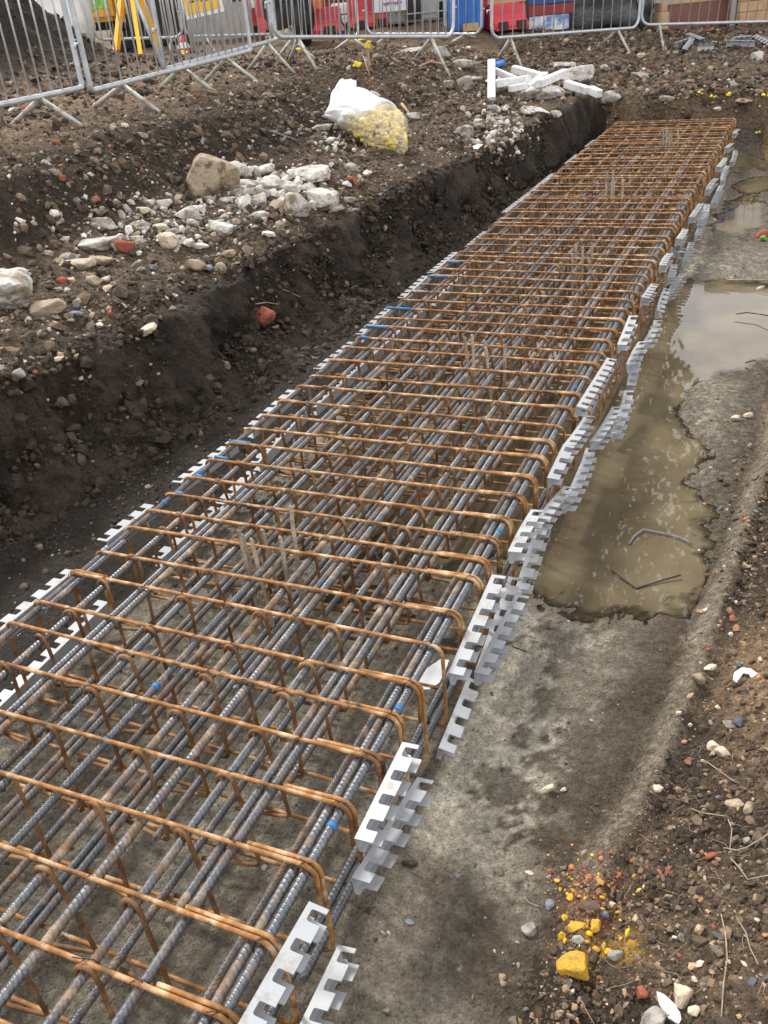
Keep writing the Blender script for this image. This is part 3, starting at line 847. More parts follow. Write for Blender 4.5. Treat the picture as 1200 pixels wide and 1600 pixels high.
ZT = -.0195; ZB = -CH + .0195
Y0, Y1 = -.95, 10.28
top = [(-.030, Y0, Y1, .0098), (-.057, Y0, 1.5, .0098), (-.207, Y0, Y1, .0098), (-.234, -.02, 3.1, .0098), (-.325, Y0, Y1, .0098),
       (-.442, Y0, Y1, .0108), (-.468, .62, 2.6, .0098), (-.560, Y0, Y1, .0098), (-.682, Y0, Y1, .0098), (-.832, Y0, Y1, .0098), (-.975, Y0, Y1, .0098),
       (-1.001, -.3, 3.0, .0098), (-1.130, Y0, Y1, .0098), (-1.256, Y0, Y1, .0098), (-1.231, .75, 1.15, .0098)]
for i, (x, a, b, r) in enumerate(top):
    bar(x, ZT - (.004 if r > .012 else 0), a, b, r, dx=random.uniform(-.004, .004), roll=random.uniform(-.6, .6))
for x, a, b in [(-.058, 1.5, 6.8), (-.234, 3.6, 8.4), (-.350, 4.4, 9.8), (-.590, 2.2, 4.6), (-.71, 4.2, 8.9), (-.86, 5.0, 10.2), (-1.16, 2.9, 6.6)]:
    bar(x, ZT - .001, a, b, roll=random.uniform(-1, 1))
bot = [-.032, -.060, -.207, -.325, -.350, -.445, -.560, -.682, -.708, -.832, -.975, -1.000, -1.130, -1.254]
for i, x in enumerate(bot):
    a = Y0 if i % 3 else random.uniform(-.5, .9); b = Y1 if i % 4 else random.uniform(6, 9.8)
    if i % 3 == 0: b = Y1
    bar(x, ZB + random.uniform(0, .004), a, b, dx=random.uniform(-.02, .02), roll=random.uniform(-1, 1))
# lower middle bars lying loose between the layers
for x, z, a, b in [(-.265, -.12, .1, 1.6), (-.74, -.13, .55, 2.3), (-.615, -.22, 1.2, 4.4)]:
    bar(x, z, a, b, roll=random.uniform(-1, 1), dz=random.uniform(-.03, .03))

def stirrup_path(kind, w=CW, h=CH, r=.034, tail=.17):
    """closed stirrup with a lapped end at its right (0) or left (1) top corner"""
    o = .0125
    def corner(cx, cz, a0, a1, y0, y1, n=6):
        return [Vector((cx + r * math.cos(a0 + (a1 - a0) * i / n), y0 + (y1 - y0) * i / n, cz + r * math.sin(a0 + (a1 - a0) * i / n))) for i in range(n + 1)]
    P = [Vector((-tail, o, -.003))]
    P += corner(-r, -r, math.pi / 2, 0, o, o)
    P += corner(-r, -h + r, 0, -math.pi / 2, o, o * .6)
    P += [Vector((-w * .5, o * .4, -h))]
    P += corner(-w + r, -h + r, -math.pi / 2, -math.pi, o * .2, 0)
    P += corner(-w + r, -r, math.pi, math.pi / 2, 0, 0)
    P += [Vector((-w * .7, 0, -.001)), Vector((-w * .3, 0, .001))]
    P += corner(-r - .004, -r, math.pi / 2, 0, 0, -.001)
    P += [Vector((-.006, -.002, -h * .42))]
    if kind == 1:
        P = [Vector((-w - p.x, p.y, p.z)) for p in P][::-1]
    return P
STM = []
for kind, tail in ((0, .17), (0, .13), (1, .15), (0, .21), (1, .11)):
    mb = MB(); mb.tube(stirrup_path(kind, tail=tail), .0057, 7); STM.append(mb.mesh('stirrup'))
for m_ in STM: m_.materials.append(M['stirrup'])

def link_path(h=CH, lean=0.0, yo=-.0125):
    """a hook over a top bar and a leg down to a short foot under a bottom bar; origin on the top bar's axis"""
    r = .0205
    P = [Vector((-r - .004, yo, -.038)), Vector((-r, yo, -.012))]
    for i in range(9):
        a = math.pi - math.pi * i / 8
        P.append(Vector((r * math.cos(a), yo, r * math.sin(a) * 1.1)))
    zb = -h + .039
    P += [Vector((r + .002, yo, -.03)), Vector((r + .004 + lean * .5, yo, zb * .5)), Vector((r + .003 + lean, yo, zb - .012))]
    P += [Vector((r - .004 + lean, yo, zb - .022)), Vector((r - .030 + lean, yo, zb - .025)), Vector((-.13 + lean, yo, zb - .025))]
    return P
LKM = []
for lean in (0, .012, -.008, .02):
    mb = MB(); mb.tube(link_path(lean=lean), .0058, 7); mb_m = mb.mesh('link'); mb_m.materials.append(M['link']); LKM.append(mb_m)
N_ST = 69
for n in range(-4, N_ST):
    y = station_y(n)
    k = 0 if random.random() < .55 else random.choice([1, 2, 3, 4])
    o = obj('stirrup', STM[k], None, cage, loc=Vector((random.uniform(-.004, .004), y, random.uniform(-.002, .002))) + inv)
    o.rotation_euler = (random.uniform(-.02, .02), random.uniform(-.003, .003), random.uniform(-.012, .012) + (.018 if 7 < n < 20 else 0))
    for x in (-.325, -.56, -.832, -1.13):
        o = obj('link', LKM[random.randrange(4)], None, cage, loc=Vector((x, y + random.uniform(-.004, .003), ZT)) + inv)
        o.rotation_euler = (random.uniform(-.05, .05), 0, random.uniform(-.25, .25))
# transverse bottom bars
# rusty tie wires twisted round crossings
tw = MB()
for n in range(-3, 30):
    y = station_y(n)
    for x in (-.03, -.207, -.325, -.442, -.56, -.682, -.832, -.975, -1.13, -1.256):
        if random.random() < (.6 if n < 14 else .3):
            a = random.uniform(0, 6.3)
            c = Vector((x, y, 0))
            tw.tube([c + Vector((-.016, -.012, -.028)), c + Vector((-.012, -.006, .002)), c + Vector((0, 0, .009)), c + Vector((.012, .008, .0)), c + Vector((.016, .014, -.026))], .0011, 4)
            tw.tube([c + Vector((0, 0, .008)), c + Vector((.008 * math.cos(a), .008 * math.sin(a), .016)), c + Vector((.02 * math.cos(a), .02 * math.sin(a), .022 + random.uniform(-.012, .01)))], .0015, 4)
tw.build('tie_wire', M['wire'], cage, loc=inv, kind='stuff')
# blue bands and blue painted laps
def band(x, y, z, r=.0125, L=.015, axis='y'):
    mb = MB()
    d = Vector((0, L / 2, 0)) if axis == 'y' else Vector((L / 2, 0, 0))
    mb.tube([-d, -d * .4, d * .3, d], r, 10)
    mb.build('blue_band', M['tape'], cage, loc=Vector((x, y, z)) + inv)
for x, y in [(-.682, .56), (-.682, .35), (-.03, .30), (-.03, .68), (-.03, .93), (-.03, 1.55), (-.03, 1.93), (-.055, 2.75), (-1.256, 1.08), (-1.256, 1.42), (-1.256, 1.66)]:
    band(x, y, ZT)
for n, L in ((12, .06), (13, .10), (10, .04), (11, .03), (22, .13), (24, .16), (26, .10), (28, .12), (30, .08), (21, .05)):
    band(-1.22, station_y(n), 0, .0072, L, 'x')

# ------------------------------------------------------------------ comb shaped plastic spacers tied to the cage sides
def comb_mesh(nt, bend=0.0, twist=0.0):
    """channel: upright web, toothed top and bottom flanges pointing to +x"""
    P_, TW, D0, D1, H, T = .068, .040, .013, .044, .044, .0028
    bm = bmesh.new()
    L = nt * P_
    def flange(z, off):
        prof = [(0, 0)]
        y = off
        pts = []
        pts.append((D0, 0.0))
        while y < L - .01:
            y0, y1 = max(y, 0), min(y + TW, L)
            if y1 > y0 + .006:
                if y0 > .004:
                    pts += [(D0, y0 - .003), (D0 + .0015, y0 - .0006), (D0 + .005, y0)]
                else:
                    pts[-1] = (D1, y0)
                pts += [(D1, y0), (D1, y1)]
                if y1 < L - .004: pts += [(D0 + .008, y1), (D0 + .0025, y1 + .001), (D0, y1 + .005)]
            y += P_
        if pts[-1][1] < L: pts.append((D0, L))
        loop = [(0, 0)] + pts + [(0, L)]
        cl = []
        for p in loop:
            if not cl or (abs(cl[-1][0] - p[0]) + abs(cl[-1][1] - p[1])) > 1e-5: cl.append(p)
        vs = [bm.verts.new((x, yy, z)) for x, yy in cl]
        f = bm.faces.new(vs)
        r = bmesh.ops.extrude_face_region(bm, geom=[f])
        bmesh.ops.translate(bm, verts=[v for v in r['geom'] if isinstance(v, bmesh.types.BMVert)], vec=(0, 0, -T))
        return [v for v in r['geom'] if isinstance(v, bmesh.types.BMVert)]
    flange(0, -.012)
    flange(-H, -.012 + P_ * .5)
    ws = []
    for x in (-.0004, .0026):
        for yy in (0, L):
            for z in (-.0012, -H - .0012):
                ws.append(bm.verts.new((x, yy, z)))
    a = ws
    for f in [(0, 1, 3, 2), (4, 6, 7, 5), (0, 2, 6, 4), (1, 5, 7, 3), (0, 4, 5, 1), (2, 3, 7, 6)]:
        bm.faces.new([a[i] for i in f])
    bmesh.ops.triangulate(bm, faces=bm.faces)
    if bend or twist:
        bmesh.ops.subdivide_edges(bm, edges=[e for e in bm.edges if e.calc_length() > .05], cuts=3)
    for v in bm.verts:
        s = v.co.y / L - .5
        v.co.x += bend * (s * s - .25) * L
        v.co.y -= L / 2
        if twist:
            a_ = twist * s; x, z = v.co.x, v.co.z
            v.co.x = x * math.cos(a_) - z * math.sin(a_); v.co.z = x * math.sin(a_) + z * math.cos(a_)
    bmesh.ops.recalc_face_normals(bm, faces=bm.faces)
    me = bpy.data.meshes.new('comb_spacer'); bm.to_mesh(me); bm.free()
    me.materials.append(M['comb'])
    return me
COMB = {}
def comb(x, y0, z0, y1, z1, x1=None, left=False, parent=cage, bend=0, twist=0, tilt=0):
    x1 = x if x1 is None else x1
    a = Vector((x, y0, z0)); b = Vector((x1, y1, z1)); d = b - a
    nt = max(2, int(round(d.length / .068)))
    key = (nt, bend, twist)
    if key not in COMB: COMB[key] = comb_mesh(nt, bend, twist)
    yax = d.normalized()
    if left: yax = -yax
    zax = Vector((0, 0, 1)); xax = yax.cross(zax).normalized(); zax = xax.cross(yax)
    R = Matrix((xax, yax, zax)).transposed() @ Matrix.Rotation(tilt, 3, 'Y')
    o = obj('comb_spacer', COMB[key], None, parent, loc=(a + b) / 2 + (inv if parent is cage else Vector()))
    o.rotation_euler = R.to_euler()
    return o
XR = .016
for y0, z0, y1, z1 in [(-.18, .02, .12, 0), (.29, -.03, .57, 0), (.90, -.08, 1.33, -.02), (1.47, -.04, 1.76, -.04), (1.96, -.03, 2.17, .01), (2.22, -.02, 2.56, -.05),
                       (2.42, .05, 3.04, .02), (3.30, -.01, 3.55, .04), (3.95, .01, 4.30, -.02), (4.60, 0, 5.0, -.04), (5.32, -.03, 5.75, -.07), (6.0, -.05, 6.6, -.09),
                       (7.15, -.1, 7.7, -.12), (7.95, -.07, 8.55, -.1), (8.7, -.04, 9.3, -.1), (9.6, -.05, 10.2, -.1)]:
    comb(XR + random.uniform(0, .012), y0, z0, y1, z1, x1=XR + random.uniform(-.002, .02), tilt=random.uniform(-.10, .16), bend=random.choice([0, 0, .06, -.05]) if y0 > 1 else 0)
for y0, z0, y1, z1, dx in [(-.22, -.22, .17, -.24, 0), (.26, -.11, .59, -.14, .0), (.79, -.23, 1.05, -.21, 0), (1.10, -.22, 1.49, -.15, .0), (1.50, -.19, 1.82, -.12, .01), (1.79, -.09, 2.11, -.14, .01),
                           (2.1, -.2, 2.55, -.2, .02), (2.55, -.16, 2.95, -.18, .03), (2.86, -.27, 3.2, -.2, .06), (3.31, -.22, 3.58, -.19, .05), (3.30, -.12, 3.6, -.10, .04), (3.81, -.19, 4.1, -.16, .04), (4.3, -.18, 4.66, -.15, .04),
                           (4.7, -.2, 5.1, -.2, .04), (4.75, -.12, 5.05, -.12, .03), (5.4, -.2, 5.9, -.2, .04), (6.1, -.2, 6.7, -.2, .04), (6.3, -.14, 6.9, -.16, .03), (7.2, -.22, 7.9, -.22, .04), (8.0, -.2, 8.7, -.2, .04), (8.9, -.2, 9.5, -.2, .04)]:
    comb(XR + .012 + dx, y0, z0, y1, z1, x1=XR + .012 + dx + random.uniform(-.02, .03), tilt=random.uniform(-.2, .25), bend=random.choice([0, .08, -.08]) if y0 > 1 else 0)
comb(.06, 5.25, -.10, 5.75, -.16, x1=.02, bend=.5)
comb(.055, 1.02, -.15, 1.42, -.16, x1=.06)
for y0, z0, y1, z1 in [(.36, -.02, .97, -.03), (1.13, -.02, 1.42, -.03), (1.60, -.03, 1.98, -.05), (2.12, -.05, 2.52, -.04), (2.80, -.04, 3.18, -.05), (3.28, -.04, 3.70, -.03), (3.86, -.03, 4.3, -.02),
                       (4.35, -.02, 4.85, -.02), (5.1, -.05, 5.5, -.05), (5.97, -.02, 6.7, -.03), (6.75, -.03, 7.5, -.03), (8.0, -.04, 8.5, -.04), (8.9, -.04, 9.3, -.04)]:
    comb(-CW - .016, y0, z0, y1, z1, left=True, tilt=random.uniform(-.02, .1))
for y0, z0, y1, z1 in [(.52, -.25, 1.08, -.23), (1.38, -.25, 1.80, -.26), (1.82, -.26, 2.1, -.25), (2.13, -.22, 2.6, -.18), (2.7, -.2, 3.3, -.2), (3.4, -.2, 4.2, -.2), (4.4, -.2, 5.0, -.2)]:
    comb(-CW - .02, y0, z0, y1, z1, left=True, tilt=random.uniform(-.05, .1))
# loose combs left on the ground beyond the trench
COMB_LBL = [('grey comb spacer lying left in the loose pile behind the trench end', 1052, 70, 1078, 62, .0),
            ('grey comb spacer propped in the middle of the loose pile behind the trench end', 1066, 78, 1085, 56, .3),
            ('grey comb spacer lying across the top of the loose pile behind the trench end', 1078, 54, 1118, 68, .2),
            ('grey comb spacer standing on its teeth in the loose pile under the barrier', 1090, 76, 1112, 76, -.5),
            ('flat grey comb spacer near the right edge of the photo by the barrier', 1138, 66, 1176, 68, .0),
            ('grey comb spacer lying behind the flat one near the right edge', 1150, 60, 1172, 60, .2),
            ('grey comb spacer cut off by the right edge of the photo', 1184, 58, 1210, 74, .4)]
for lb, u0, v0, u1, v1, tl in COMB_LBL:
    a, _ = on_ground(u0, v0 + 6); b, _ = on_ground(u1, v1 + 6)
    d = (b - a); d.z = 0
    if d.length > .55: b = a + (b - a) * (.55 / d.length)
    a.z = hz(a.x, a.y) + .07; b.z = hz(b.x, b.y) + .08
    o = comb(a.x, a.y, a.z, b.y, b.z, x1=b.x, parent=None, tilt=tl)
    tag(o, lb, 'plastic spacer', 'loose comb spacers on the ground'); o.scale = (1.5, 1.15, 1.5)

# ------------------------------------------------------------------ starter bars standing up out of the pile heads
PILES = [(-.70, 1.24, .41, 7, 'pale starter bars of the nearest pile standing through the cage'),
         (-.50, 2.93, .44, 5, 'pale starter bars of the second pile, side by side near the cage middle'),
         (-.42, 4.7, .40, 6, 'starter bars of the third pile from the camera'),
         (-.60, 6.5, .46, 7, 'tall starter bars of the fourth pile from the camera'),
         (-.46, 8.75, .48, 7, 'starter bars of the farthest pile near the trench end')]
SB = rib_bar_mesh('starter_bar', .36, .0066, .012, 8)
SB.materials.append(M['starter'])
PILE_TOP = mesh('pile_top', *(lambda n=26: ([(0, 0, .018)] + [(math.cos(a) * (.15 + .012 * math.sin(5 * a)), math.sin(a) * (.15 + .012 * math.sin(3 * a)), .004 + .01 * math.sin(4 * a)) for a in [2 * math.pi * i / n for i in range(n)]] + [(math.cos(a) * .16, math.sin(a) * .16, -.06) for a in [2 * math.pi * i / n for i in range(n)]],
                [(0, i + 1, (i + 1) % n + 1) for i in range(n)] + [(i + 1, i + 1 + n, (i + 1) % n + 1 + n, (i + 1) % n + 1) for i in range(n)]))())
PILE_TOP.materials.append(rock_mat('pile_concrete', (.34, .31, .26), (.16, .13, .09), .5))
for px, py, h, nb, lb in PILES:
    z0 = FLOOR - .01
    t = empty('concrete_pile', (px, py, z0), label=lb, cat='pile', group='piles with starter bars under the cage')
    obj('pile_top', PILE_TOP, None, t)
    for k in range(nb):
        a = 2 * math.pi * k / nb + .4
        o = obj('starter_bar', SB, None, t, loc=(.072 * math.cos(a), .085 * math.sin(a), -.01))
        o.rotation_euler = (Matrix.Rotation(random.uniform(-.07, .10), 3, 'X') @ Matrix.Rotation(random.uniform(-.09, .05), 3, 'Y') @ Matrix.Rotation(math.pi / 2, 3, 'X')).to_euler()
        o.scale = (1, (h + random.uniform(-.05, .05)) / .36 * 1.08, 1)

# ------------------------------------------------------------------ rubble, posts and small objects
_ICO = {}
def ico_dirs(sub):
    if sub not in _ICO:
        bm = bmesh.new(); bmesh.ops.create_icosphere(bm, subdivisions=sub, radius=1)
        bm.verts.ensure_lookup_table()
        _ICO[sub] = (np.array([v.co[:] for v in bm.verts]), [tuple(v.index for v in f.verts) for f in bm.faces]); bm.free()
    return _ICO[sub]

def chunk_mesh(name, size, seed, npts=13, rough=.05, sub=3):
    """a piece broken along a dozen planes, with worn edges and pitted faces"""
    r = np.random.RandomState(seed)
    D, F = ico_dirs(sub)
    N = r.normal(size=(npts, 3)); N /= np.linalg.norm(N, axis=1)[:, None]
    N = np.vstack([N, [(0, 0, 1), (0, 0, -1)]])
    d = np.concatenate([r.uniform(.62, 1.0, npts), [.8, .8]])
    dots = D @ N.T
    rad = np.where(dots > .08, d / np.maximum(dots, .08), 9)
    k = 16.0
    rr = -np.log(np.exp(-k * rad).sum(1)) / k          # soft minimum: slightly worn edges
    rr = np.clip(rr, .35, 1.25)
    nz = fbm(D[:, 0] * 1.3 + D[:, 2] * .9 + seed, D[:, 1] * 1.3 - D[:, 2] * 1.1, 2.6, 4, seed % 97, .62)
    rr = rr * (1 + rough * 2.2 * nz)
    V = D * rr[:, None] * np.array(size)[None] * .56
    me = bpy.data.meshes.new(name)
    me.from_pydata(V.tolist(), [], F)
    return me

_seed = [100]
def chunk(name, u, v, wpx, hpx, mat, label, cat='rubble', group=None, flat=.7, rz=None, sink=.15, lift=0, npts=12, rough=.05):
    """a broken piece resting on the ground, sized in metres from how large it reads in the photo"""
    p, t = on_ground(u, v + hpx * .18)
    k = t / F_PX
    w, h = wpx * k, hpx * k
    _seed[0] += 1
    me = chunk_mesh(name, (w, max(w * .6, h * .8), h * flat + .2 * w * flat), _seed[0], npts, rough, 4 if wpx > 34 else (3 if wpx > 15 else 2))
    o = obj(name, me, M[mat], loc=(p.x, p.y, p.z + h * flat * (.5 - sink) + lift))
    o.rotation_euler = (random.uniform(-.2, .2), random.uniform(-.2, .2), (.45 + random.uniform(-.4, .4)) if rz is None else rz)
    tag(o, label, cat, group)
    return o

G_L = 'rubble on the left ledge'
ch = [
 ('concrete_lump', 18, 462, 100, 92, 'white_rubble', 'largest white concrete lump, cut off by the left edge of the photo', .7),
 ('concrete_lump', 20, 432, 52, 30, 'white_rubble', 'smaller flat white lump resting on the largest lump at the left edge', .6),
 ('rubble_stone', 70, 484, 50, 28, 'tan_rubble', 'long grey-brown stone just right of the largest white lump', .7),
 ('rubble_slab', 152, 382, 76, 32, 'white_rubble', 'flat white slab left of the red brick piece on the ledge', .5),
 ('concrete_lump', 163, 352, 48, 30, 'white_rubble', 'pale lump just above the flat white slab', .6),
 ('brick_piece', 199, 388, 30, 24, 'brick', 'round red brick piece right of the flat white slab', .8),
 ('slate_piece', 108, 402, 32, 24, 'slate', 'blue-grey slate piece left of and below the flat white slab', .4),
 ('brick_piece', 101, 440, 22, 14, 'brick', 'small red brick bit among brown stones near the left edge', .7),
 ('rubble_stone', 148, 440, 22, 18, 'tan_rubble', 'rounded tan stone right of the small red brick bit', .8),
 ('rubble_stone', 122, 415, 40, 22, 'cream', 'pale brown stone just below the blue-grey slate piece', .7),
 ('rubble_stone', 158, 410, 34, 20, 'tan_rubble', 'tan stone under the right end of the flat white slab', .7),
 ('slate_piece', 122, 490, 24, 14, 'slate', 'small dark slate near the long grey-brown stone', .5),
 ('rubble_boulder', 330, 287, 80, 66, 'tan_rubble', 'big pyramid shaped tan boulder at the left end of the white heap', .95),
 ('concrete_lump', 485, 277, 62, 32, 'white_rubble', 'broad white slab at the right top of the heap, nearest the yellow filled bag', .6),
 ('concrete_lump', 460, 328, 40, 40, 'white_rubble', 'tilted white block low on the right side of the heap', .9),
 ('concrete_lump', 503, 314, 48, 36, 'white_rubble', 'jagged white slab right of the tilted block', .6),
 ('concrete_lump', 525, 324, 28, 14, 'grey_rubble', 'thin grey-white flake at the far right of the heap', .5),
 ('concrete_lump', 455, 298, 32, 26, 'white_rubble', 'bright white lump in the centre right of the heap', .8),
 ('concrete_lump', 480, 297, 22, 18, 'white_rubble', 'small bright white lump below the broad white slab', .8),
 ('concrete_lump', 412, 270, 34, 22, 'white_rubble', 'pale lump at the top middle of the heap', .7),
 ('concrete_lump', 425, 291, 38, 30, 'white_rubble', 'rough white lump in the middle of the heap', .8),
 ('concrete_lump', 385, 292, 46, 26, 'white_rubble', 'long white lump right of the tan boulder', .7),
 ('concrete_lump', 362, 268, 44, 22, 'white_rubble', 'white lump behind the tan boulder', .8),
 ('concrete_lump', 392, 272, 26, 20, 'white_rubble', 'small white lump in the upper middle of the heap', .8),
 ('concrete_lump', 405, 316, 30, 22, 'white_rubble', 'white lump at the bottom middle of the heap', .8),
 ('concrete_lump', 408, 338, 26, 16, 'white_rubble', 'white bit lying in front of the heap', .7),
 ('concrete_lump', 352, 316, 22, 16, 'white_rubble', 'small white lump in front of the tan boulder', .8),
 ('concrete_lump', 300, 333, 44, 26, 'white_rubble', 'long pale lump below and left of the tan boulder', .6),
 ('concrete_lump', 345, 357, 44, 28, 'white_rubble', 'grey-white broken lump below the tan boulder', .6),
 ('concrete_lump', 302, 350, 16, 16, 'white_rubble', 'small white lump left of the grey-white broken one', .8),
 ('concrete_lump', 262, 378, 30, 26, 'cream', 'cream stone between the brick piece and the grey-white lump', .8),
 ('concrete_lump', 307, 384, 30, 16, 'white_rubble', 'flat white flake right of the cream stone', .5),
 ('rubble_stone', 325, 418, 20, 20, 'slate', 'leaf shaped blue slate shard on the slope below the ledge', .4),
 ('rubble_stone', 345, 418, 18, 14, 'tan_rubble', 'small tan stone right of the blue slate shard', .8),
 ('rubble_stone', 358, 398, 18, 14, 'tan_rubble', 'small pinkish tan stone above the blue slate shard', .8),
 ('rubble_stone', 308, 417, 26, 20, 'tan_rubble', 'brown stone left of the blue slate shard', .8),
 ('rubble_stone', 252, 322, 30, 18, 'white_rubble', 'pale lump at the left end of the row under the dark bank', .7),
 ('rubble_stone', 230, 318, 20, 12, 'white_rubble', 'small pale lump leftmost in the row under the dark bank', .7),
 ('rubble_stone', 92, 561, 26, 12, 'cream', 'long cream stone on the near slope of the left bank', .5),
 ('rubble_stone', 31, 585, 20, 18, 'grey_rubble', 'grey stone low on the near slope at the left', .8),
 ('rubble_stone', 232, 513, 22, 30, 'cream', 'upright pale stone bit on the slope above the trench wall', .4),
 ('brick_piece', 414, 496, 34, 28, 'brick', 'red brick lump sticking out of the dark trench wall', .9),
 ('brick_piece', 97, 280, 12, 12, 'brick', 'small red brick bit in the upper dark bank', .8),
 ('rubble_stone', 548, 262, 24, 16, 'grey_rubble', 'grey stone right below the yellow filled bag', .7),
 ('rubble_stone', 548, 282, 16, 14, 'brick', 'dull red stone right of the broad white slab', .7),
 ('rubble_stone', 522, 222, 20, 14, 'white_rubble', 'white lump against the left side of the bag', .7),
 ('concrete_lump', 500, 200, 34, 12, 'white_rubble', 'long white flake left of the bag', .5),
 ('rubble_stone', 647, 183, 20, 13, 'white_rubble', 'white stone just right of the bag top', .8),
 ('rubble_stone', 700, 135, 18, 16, 'grey_rubble', 'grey stone at the left foot of the barrier leg', .8),
 ('rubble_stone', 725, 212, 22, 28, 'grey_rubble', 'grey rock left of the white crushed rubble', .8),
 ('rubble_stone', 690, 84, 30, 18, 'grey_rubble', 'grey rock beside the foot of the middle barrier', .8),
 ('rubble_stone', 722, 102, 34, 24, 'grey_rubble', 'long tilted grey rock left of the upright white post', .6),
 ('rubble_stone', 742, 124, 24, 12, 'white_rubble', 'white flake left of the upright white post', .6),
 ('rubble_stone', 730, 133, 22, 26, 'grey_rubble', 'pale grey rock left of the upright white post', .8),
 ('rubble_stone', 632, 82, 42, 12, 'white_rubble', 'flat white slab lying under the middle barrier', .5),
 ('rubble_stone', 570, 155, 24, 14, 'white_rubble', 'white piece behind the top of the bag', .7),
 ('plaster_lump', 822, 148, 44, 24, 'white_rubble', 'white plaster lump left of the pair under the posts', .7),
 ('plaster_lump', 858, 148, 36, 26, 'white_rubble', 'white plaster lump right of the pair under the posts', .7),
 ('plaster_lump', 838, 174, 42, 16, 'white_rubble', 'flat white lump sitting on the trench edge below the posts', .5),
 ('plaster_lump', 866, 178, 18, 12, 'white_rubble', 'small white lump right of the flat one on the trench edge', .6),
 ('plaster_lump', 903, 120, 44, 24, 'white_rubble', 'crumbly white lump behind the right white posts', .8),
 ('plaster_lump', 885, 104, 30, 14, 'white_rubble', 'pale lump at the back of the post pile', .7),
 ('rubble_stone', 943, 105, 14, 14, 'white_rubble', 'oval white stone on the ground right of the posts', .5),
 ('rubble_stone', 948, 152, 36, 20, 'grey_rubble', 'grey-green rock at the trench corner right of the posts', .6),
 ('rubble_stone', 1183, 92, 16, 14, 'white_rubble', 'pointed white stone at the far right below the combs', 1.0),
 ('rubble_stone', 1000, 88, 14, 10, 'cream', 'small cream stone between the trench end and the barrier', .7),
 ('rubble_stone', 20, 172, 16, 12, 'white_rubble', 'white chip under the nearest barrier', .5),
 ('brick_piece', 42, 168, 16, 12, 'brick', 'red brick bit beside the white chip under the nearest barrier', .6),
 ('rubble_stone', 61, 160, 20, 14, 'grey_rubble', 'grey stone under the rail of the nearest barrier', .7),
 # right bank
 ('painted_stone', 900, 1508, 44, 46, 'yellow_rock', 'largest yellow painted stone on the lower right bank', .5),
 ('painted_stone', 899, 1447, 26, 20, 'yellow_rock', 'yellow painted stone at the left of the smaller pair', .5),
 ('painted_stone', 930, 1446, 22, 22, 'yellow_rock', 'yellow painted stone at the right of the smaller pair', .5),
 ('painted_stone', 930, 1482, 14, 14, 'yellow_rock', 'small yellow bit above the largest yellow stone', .5),
 ('painted_stone', 883, 1433, 12, 12, 'yellow_rock', 'smallest yellow bit at the crumbled brick edge', .5),
 ('rubble_stone', 828, 1450, 22, 24, 'grey_rubble', 'grey angular stone at the toe of the right bank', .8),
 ('rubble_stone', 960, 1492, 22, 20, 'grey_rubble', 'rounded grey stone right of the largest yellow stone', .7),
 ('rubble_stone', 902, 1466, 16, 14, 'grey_rubble', 'pale grey stone between the yellow stones', .7),
 ('rubble_stone', 944, 1428, 15, 18, 'slate', 'dark blue-grey pebble among the yellow flakes', .7),
 ('rubble_stone', 958, 1414, 14, 13, 'cream', 'pinkish white pebble above the dark pebble', .7),
 ('rubble_stone', 993, 1436, 10, 14, 'cream', 'pale pebble right of the yellow flakes', .7),
 ('rubble_stone', 1022, 1590, 40, 44, 'grey_rubble', 'large grey-tan stone at the bottom edge of the photo', .7),
 ('rubble_stone', 1066, 1554, 28, 36, 'cream', 'cream stone above the white shard at the bottom right', .8),
 ('rubble_stone', 1084, 1577, 18, 20, 'cream', 'small cream stone right of the white shard at the bottom', .7),
 ('brick_piece', 1002, 1548, 18, 22, 'brick', 'red brick bit left of the cream stone at the bottom right', .7),
 ('rubble_stone', 1130, 1176, 20, 26, 'cream', 'oval cream stone in the middle of the right bank', .7),
 ('rubble_stone', 1116, 1166, 18, 18, 'cream', 'yellowish stone touching the oval cream one', .7),
 ('rubble_stone', 1108, 1043, 22, 12, 'cream', 'bright flat chip left of the bent white plastic piece', .4),
 ('rubble_stone', 1091, 1060, 18, 22, 'tan_rubble', 'brown lump below the bright flat chip', .8),
 ('rubble_stone', 1140, 1132, 20, 14, 'grey_rubble', 'pinkish grey stone below the bent white plastic piece', .7),
 ('rubble_stone', 1112, 1337, 24, 16, 'brick', 'smooth dull red pebble on the lower right bank', .7),
 ('rubble_stone', 1166, 1314, 12, 16, 'grey_rubble', 'white-grey pebble near the roots', .8),
 ('rubble_stone', 1150, 1256, 26, 22, 'tan_rubble', 'tan stone above the roots near the right edge', .7),
 ('rubble_stone', 1170, 1262, 22, 18, 'tan_rubble', 'tan stone at the right edge above the roots', .7),
 ('rubble_stone', 855, 1233, 18, 15, 'cream', 'round cream stone on the trench floor near the bank', .8),
 ('rubble_stone', 880, 1234, 9, 8, 'cream', 'tiny pale stone right of the round cream one', .8),
 ('slate_piece', 858, 1411, 14, 20, 'slate', 'pale slate shard standing at the bank toe', .3),
 ('slate_piece', 640, 1438, 12, 13, 'slate', 'small grey-blue chip on the trench floor beside the combs', .3),
 ('slate_piece', 715, 1367, 11, 11, 'slate', 'blue-white chip on the trench floor', .3),
 ('rubble_stone', 828, 1363, 14, 8, 'cream', 'small cream chip on the trench floor', .4),
 ('soil_clod', 641, 1348, 20, 16, 'dark_rock', 'black clod on the trench floor beside the combs', .5),
 ('rubble_stone', 975, 790, 16, 9, 'brick', 'pinkish stone breaking the surface of the puddle', .7),
 ('rubble_stone', 1042, 892, 12, 8, 'grey_rubble', 'small stone in the puddle above the bent wire', .7),
 ('rubble_stone', 982, 876, 10, 7, 'grey_rubble', 'small dark stone in the puddle by the wire end', .7),
